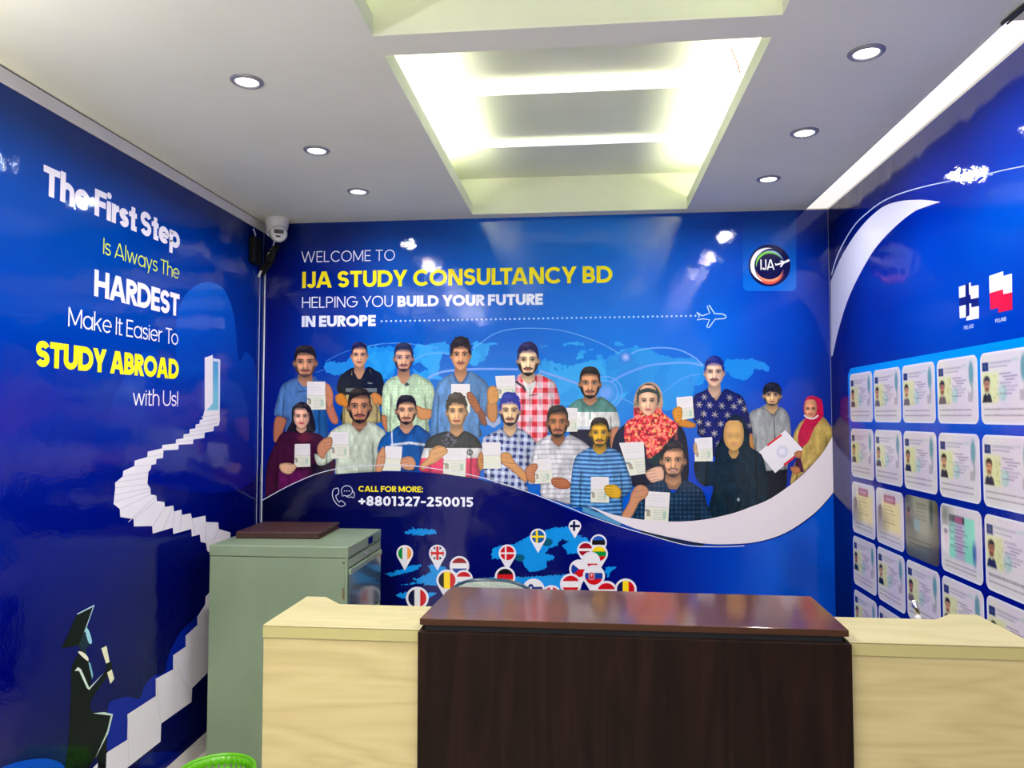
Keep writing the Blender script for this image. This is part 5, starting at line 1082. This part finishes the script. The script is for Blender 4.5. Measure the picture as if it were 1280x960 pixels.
# ------------------------------------------------------------------ pen in a stand on the desk behind the right wing
pb = Vector((0.997, 2.36, .744)); ph = 0.996 - .744
t = tag(empty('pen_stand', tuple(pb)), 'white pen stand holding a chrome pen behind the right oak wing', 'pen stand')
bm = bmesh.new(); lathe(bm, [(.036, 0), (.036, .006), (.028, .012), (.012, .06), (.006, .12), (.005, ph - .016), (.009, ph - .008), (.0095, ph), (.006, ph + .007), (.002, ph + .008)], 20); fin(bm, 'stand', M['camwhite'], t)
t2 = tag(empty('chrome_pen', (pb.x, pb.y, pb.z + ph + .0085)), 'slim chrome pen tilted in the white stand before the visa cards', 'pen')
bm = bmesh.new(); tube(bm, [(0, 0, .0), (-.001, 0, .004), (-.012, 0, .036)], [.005, .0085, .0085], 16); fin(bm, 'pen_barrel', M['chrome'], t2)
bm = bmesh.new(); tube(bm, [(-.012, 0, .0362), (-.0135, 0, .040)], [.0075, .004], 12); fin(bm, 'pen_cap', M['camwhite'], t2)

# ------------------------------------------------------------------ green waste basket
bp_ = Vector((-1.452, 2.84, 0))
t = tag(empty('waste_basket', tuple(bp_)), 'bright lime green plastic basket with slotted sides in front of the cabinet', 'basket')
HB, RT, RB = .205, .142, .105
n = 72; bm = bmesh.new(); zs = [0, .01, .035, .05, .095, .11, .155, .17, HB]
rings = []
for z in zs:
    r = RB + (RT - RB) * z / HB; rings.append([bm.verts.new((r * math.cos(2 * math.pi * i / n), r * math.sin(2 * math.pi * i / n), z)) for i in range(n)])
for j in range(len(zs) - 1):
    for i in range(n):
        if j in (2, 4, 6) and i % 2 == 0: continue
        f = bm.faces.new((rings[j][i], rings[j][(i + 1) % n], rings[j + 1][(i + 1) % n], rings[j + 1][i])); f.smooth = True
bm.faces.new(rings[0][::-1])
o = fin(bm, 'basket_wall', M['green'], t); md = o.modifiers.new('thick', 'SOLIDIFY'); md.thickness = .003; md.offset = 0
bm = bmesh.new(); lathe(bm, [(RT - .003, HB - .004), (RT - .002, HB + .003), (RT + .004, HB + .005), (RT + .009, HB + .001), (RT + .009, HB - .010), (RT + .006, HB - .010), (RT + .005, HB - .003), (RT - .003, HB - .004)], 72, cap=False); fin(bm, 'rim', M['green'], t)

# ------------------------------------------------------------------ dome camera and cables in the left rear corner
cx, cy = -1.692, 3.895
t = tag(empty('security_camera', (cx, cy, ZC)), 'white turret security camera under the ceiling in the left rear corner', 'camera')
bm = bmesh.new(); lathe(bm, [(.062, 0), (.065, -.008), (.061, -.04), (.048, -.09), (.036, -.103), (.02, -.107)], 36); fin(bm, 'housing', M['camwhite'], t)
dirv = (Vector((0.25, 0, 1.75)) - Vector((cx, cy, ZC - .06))); dirv.normalize()
Rm = dirv.to_track_quat('Z', 'Y').to_matrix().to_4x4() @ Matrix.Scale(1.12, 4); Bm = Matrix.Translation((.020, -.026, -.092)) @ Rm
bm = bmesh.new(); lathe(bm, [(.006, -.040), (.03, -.028), (.041, -.006), (.0415, .010), (.037, .022), (.033, .0255), (.004, .0262)], 32, Bm); ey = fin(bm, 'eyeball', M['camwhite'], t)
bm = bmesh.new(); lathe(bm, [(.0405, -.006), (.0435, -.004), (.0435, .0), (.0405, .002)], 32, Bm, cap=False); fin(bm, 'seam_ring', new_mat('seam_grey', (120, 120, 118), .5), ey)
def onball(name, mat, x0, x1, y0, y1, z0, z1):
    bm = bmesh.new(); bx(bm, x0, x1, y0, y1, z0, z1); bmesh.ops.transform(bm, matrix=Bm, verts=bm.verts[:]); return fin(bm, name, mat, ey)
onball('lens_window', M['lens'], -.022, .022, .000, .019, .0262, .0278); onball('sensor_window', M['lens'], -.014, .008, -.018, -.010, .0262, .0276)
bm = bmesh.new(); tube(bm, spl([(cx - .045, cy - .02, ZC - .055), (cx - .052, cy - .02, ZC - .085), (cx - .03, cy - .01, ZC - .105), (cx - .02, cy + .01, ZC - .10), (cx - .035, cy + .03, ZC - .15), (cx - .075, cy + .04, ZC - .2)], 5), .0035)
tag(fin(bm, 'camera_cable', M['cablewhite']), 'thin white cable looping down from the white security camera', 'cable')
# power adapter hung on the left wall
t = tag(empty('power_adapter', (XL + .004, 3.85, 2.495)), 'black power adapter hanging on the left wall below the ceiling corner', 'adapter')
bm = bmesh.new(); bx(bm, 0, .035, -.045, .045, -.06, .085, bev=.006); fin(bm, 'adapter_body', M['black'], t)
bm = bmesh.new(); tube(bm, spl([(.015, .0, .085), (.02, -.01, .10), (.018, -.03, .125)], 4), .004); fin(bm, 'hanger', M['cablewhite'], t)
# bundle of black connectors
bm = bmesh.new(); rr = random.Random(5)
for k in range(8):
    o_ = [rr.uniform(-.02, .02) for _ in range(6)]
    tube(bm, spl([(XL + .10 + o_[0], 3.93, 2.535 + o_[1]), (XL + .075 + o_[2], 3.93 + o_[3] * .4, 2.50 + o_[3]), (XL + .05 + o_[4], 3.94, 2.455 + o_[5]), (XL + .03 + o_[1] * .5, 3.95, 2.41 + o_[2])], 4), .009)
tube(bm, spl([(XL + .03, 3.915, 2.45), (XL + .035, 3.925, 2.43), (XL + .03, 3.95, 2.40)], 4), .004)
for k in range(6):
    c_ = Vector((XL + .03 + .016 * k, 3.93 + rr.uniform(-.012, .012), 2.425 + .024 * k)); bx(bm, c_.x - .012, c_.x + .012, c_.y - .008, c_.y + .008, c_.z - .014, c_.z + .010, bev=.002)
bun = tag(fin(bm, 'connector_bundle', M['black']), 'tangled bundle of black cable connectors hanging in the corner below the camera', 'cables')
bm = bmesh.new(); tube(bm, [(XL + .028, 3.93, 2.43), (XL + .008, 3.92, 2.375)], .006, 10); fin(bm, 'white_plug', M['camwhite'], bun)['label'] = 'white plug'
bm = bmesh.new(); tube(bm, [(XL + .016, YB - .012, 2.42), (XL + .0155, YB - .012, 1.6), (XL + .015, YB - .012, .02)], .004, 8)
tag(fin(bm, 'corner_conduit', M['cablewhite']), 'thin pale vertical conduit running down the left rear corner', 'conduit')
bm = bmesh.new(); tube(bm, [(XL + .007, YB - .055, 2.40), (XL + .007, YB - .055, 1.75), (XL + .007, YB - .055, .02)], .0012, 6)
tag(fin(bm, 'corner_wire', M['cablewhite']), 'very thin wire beside the pale corner conduit', 'wire')
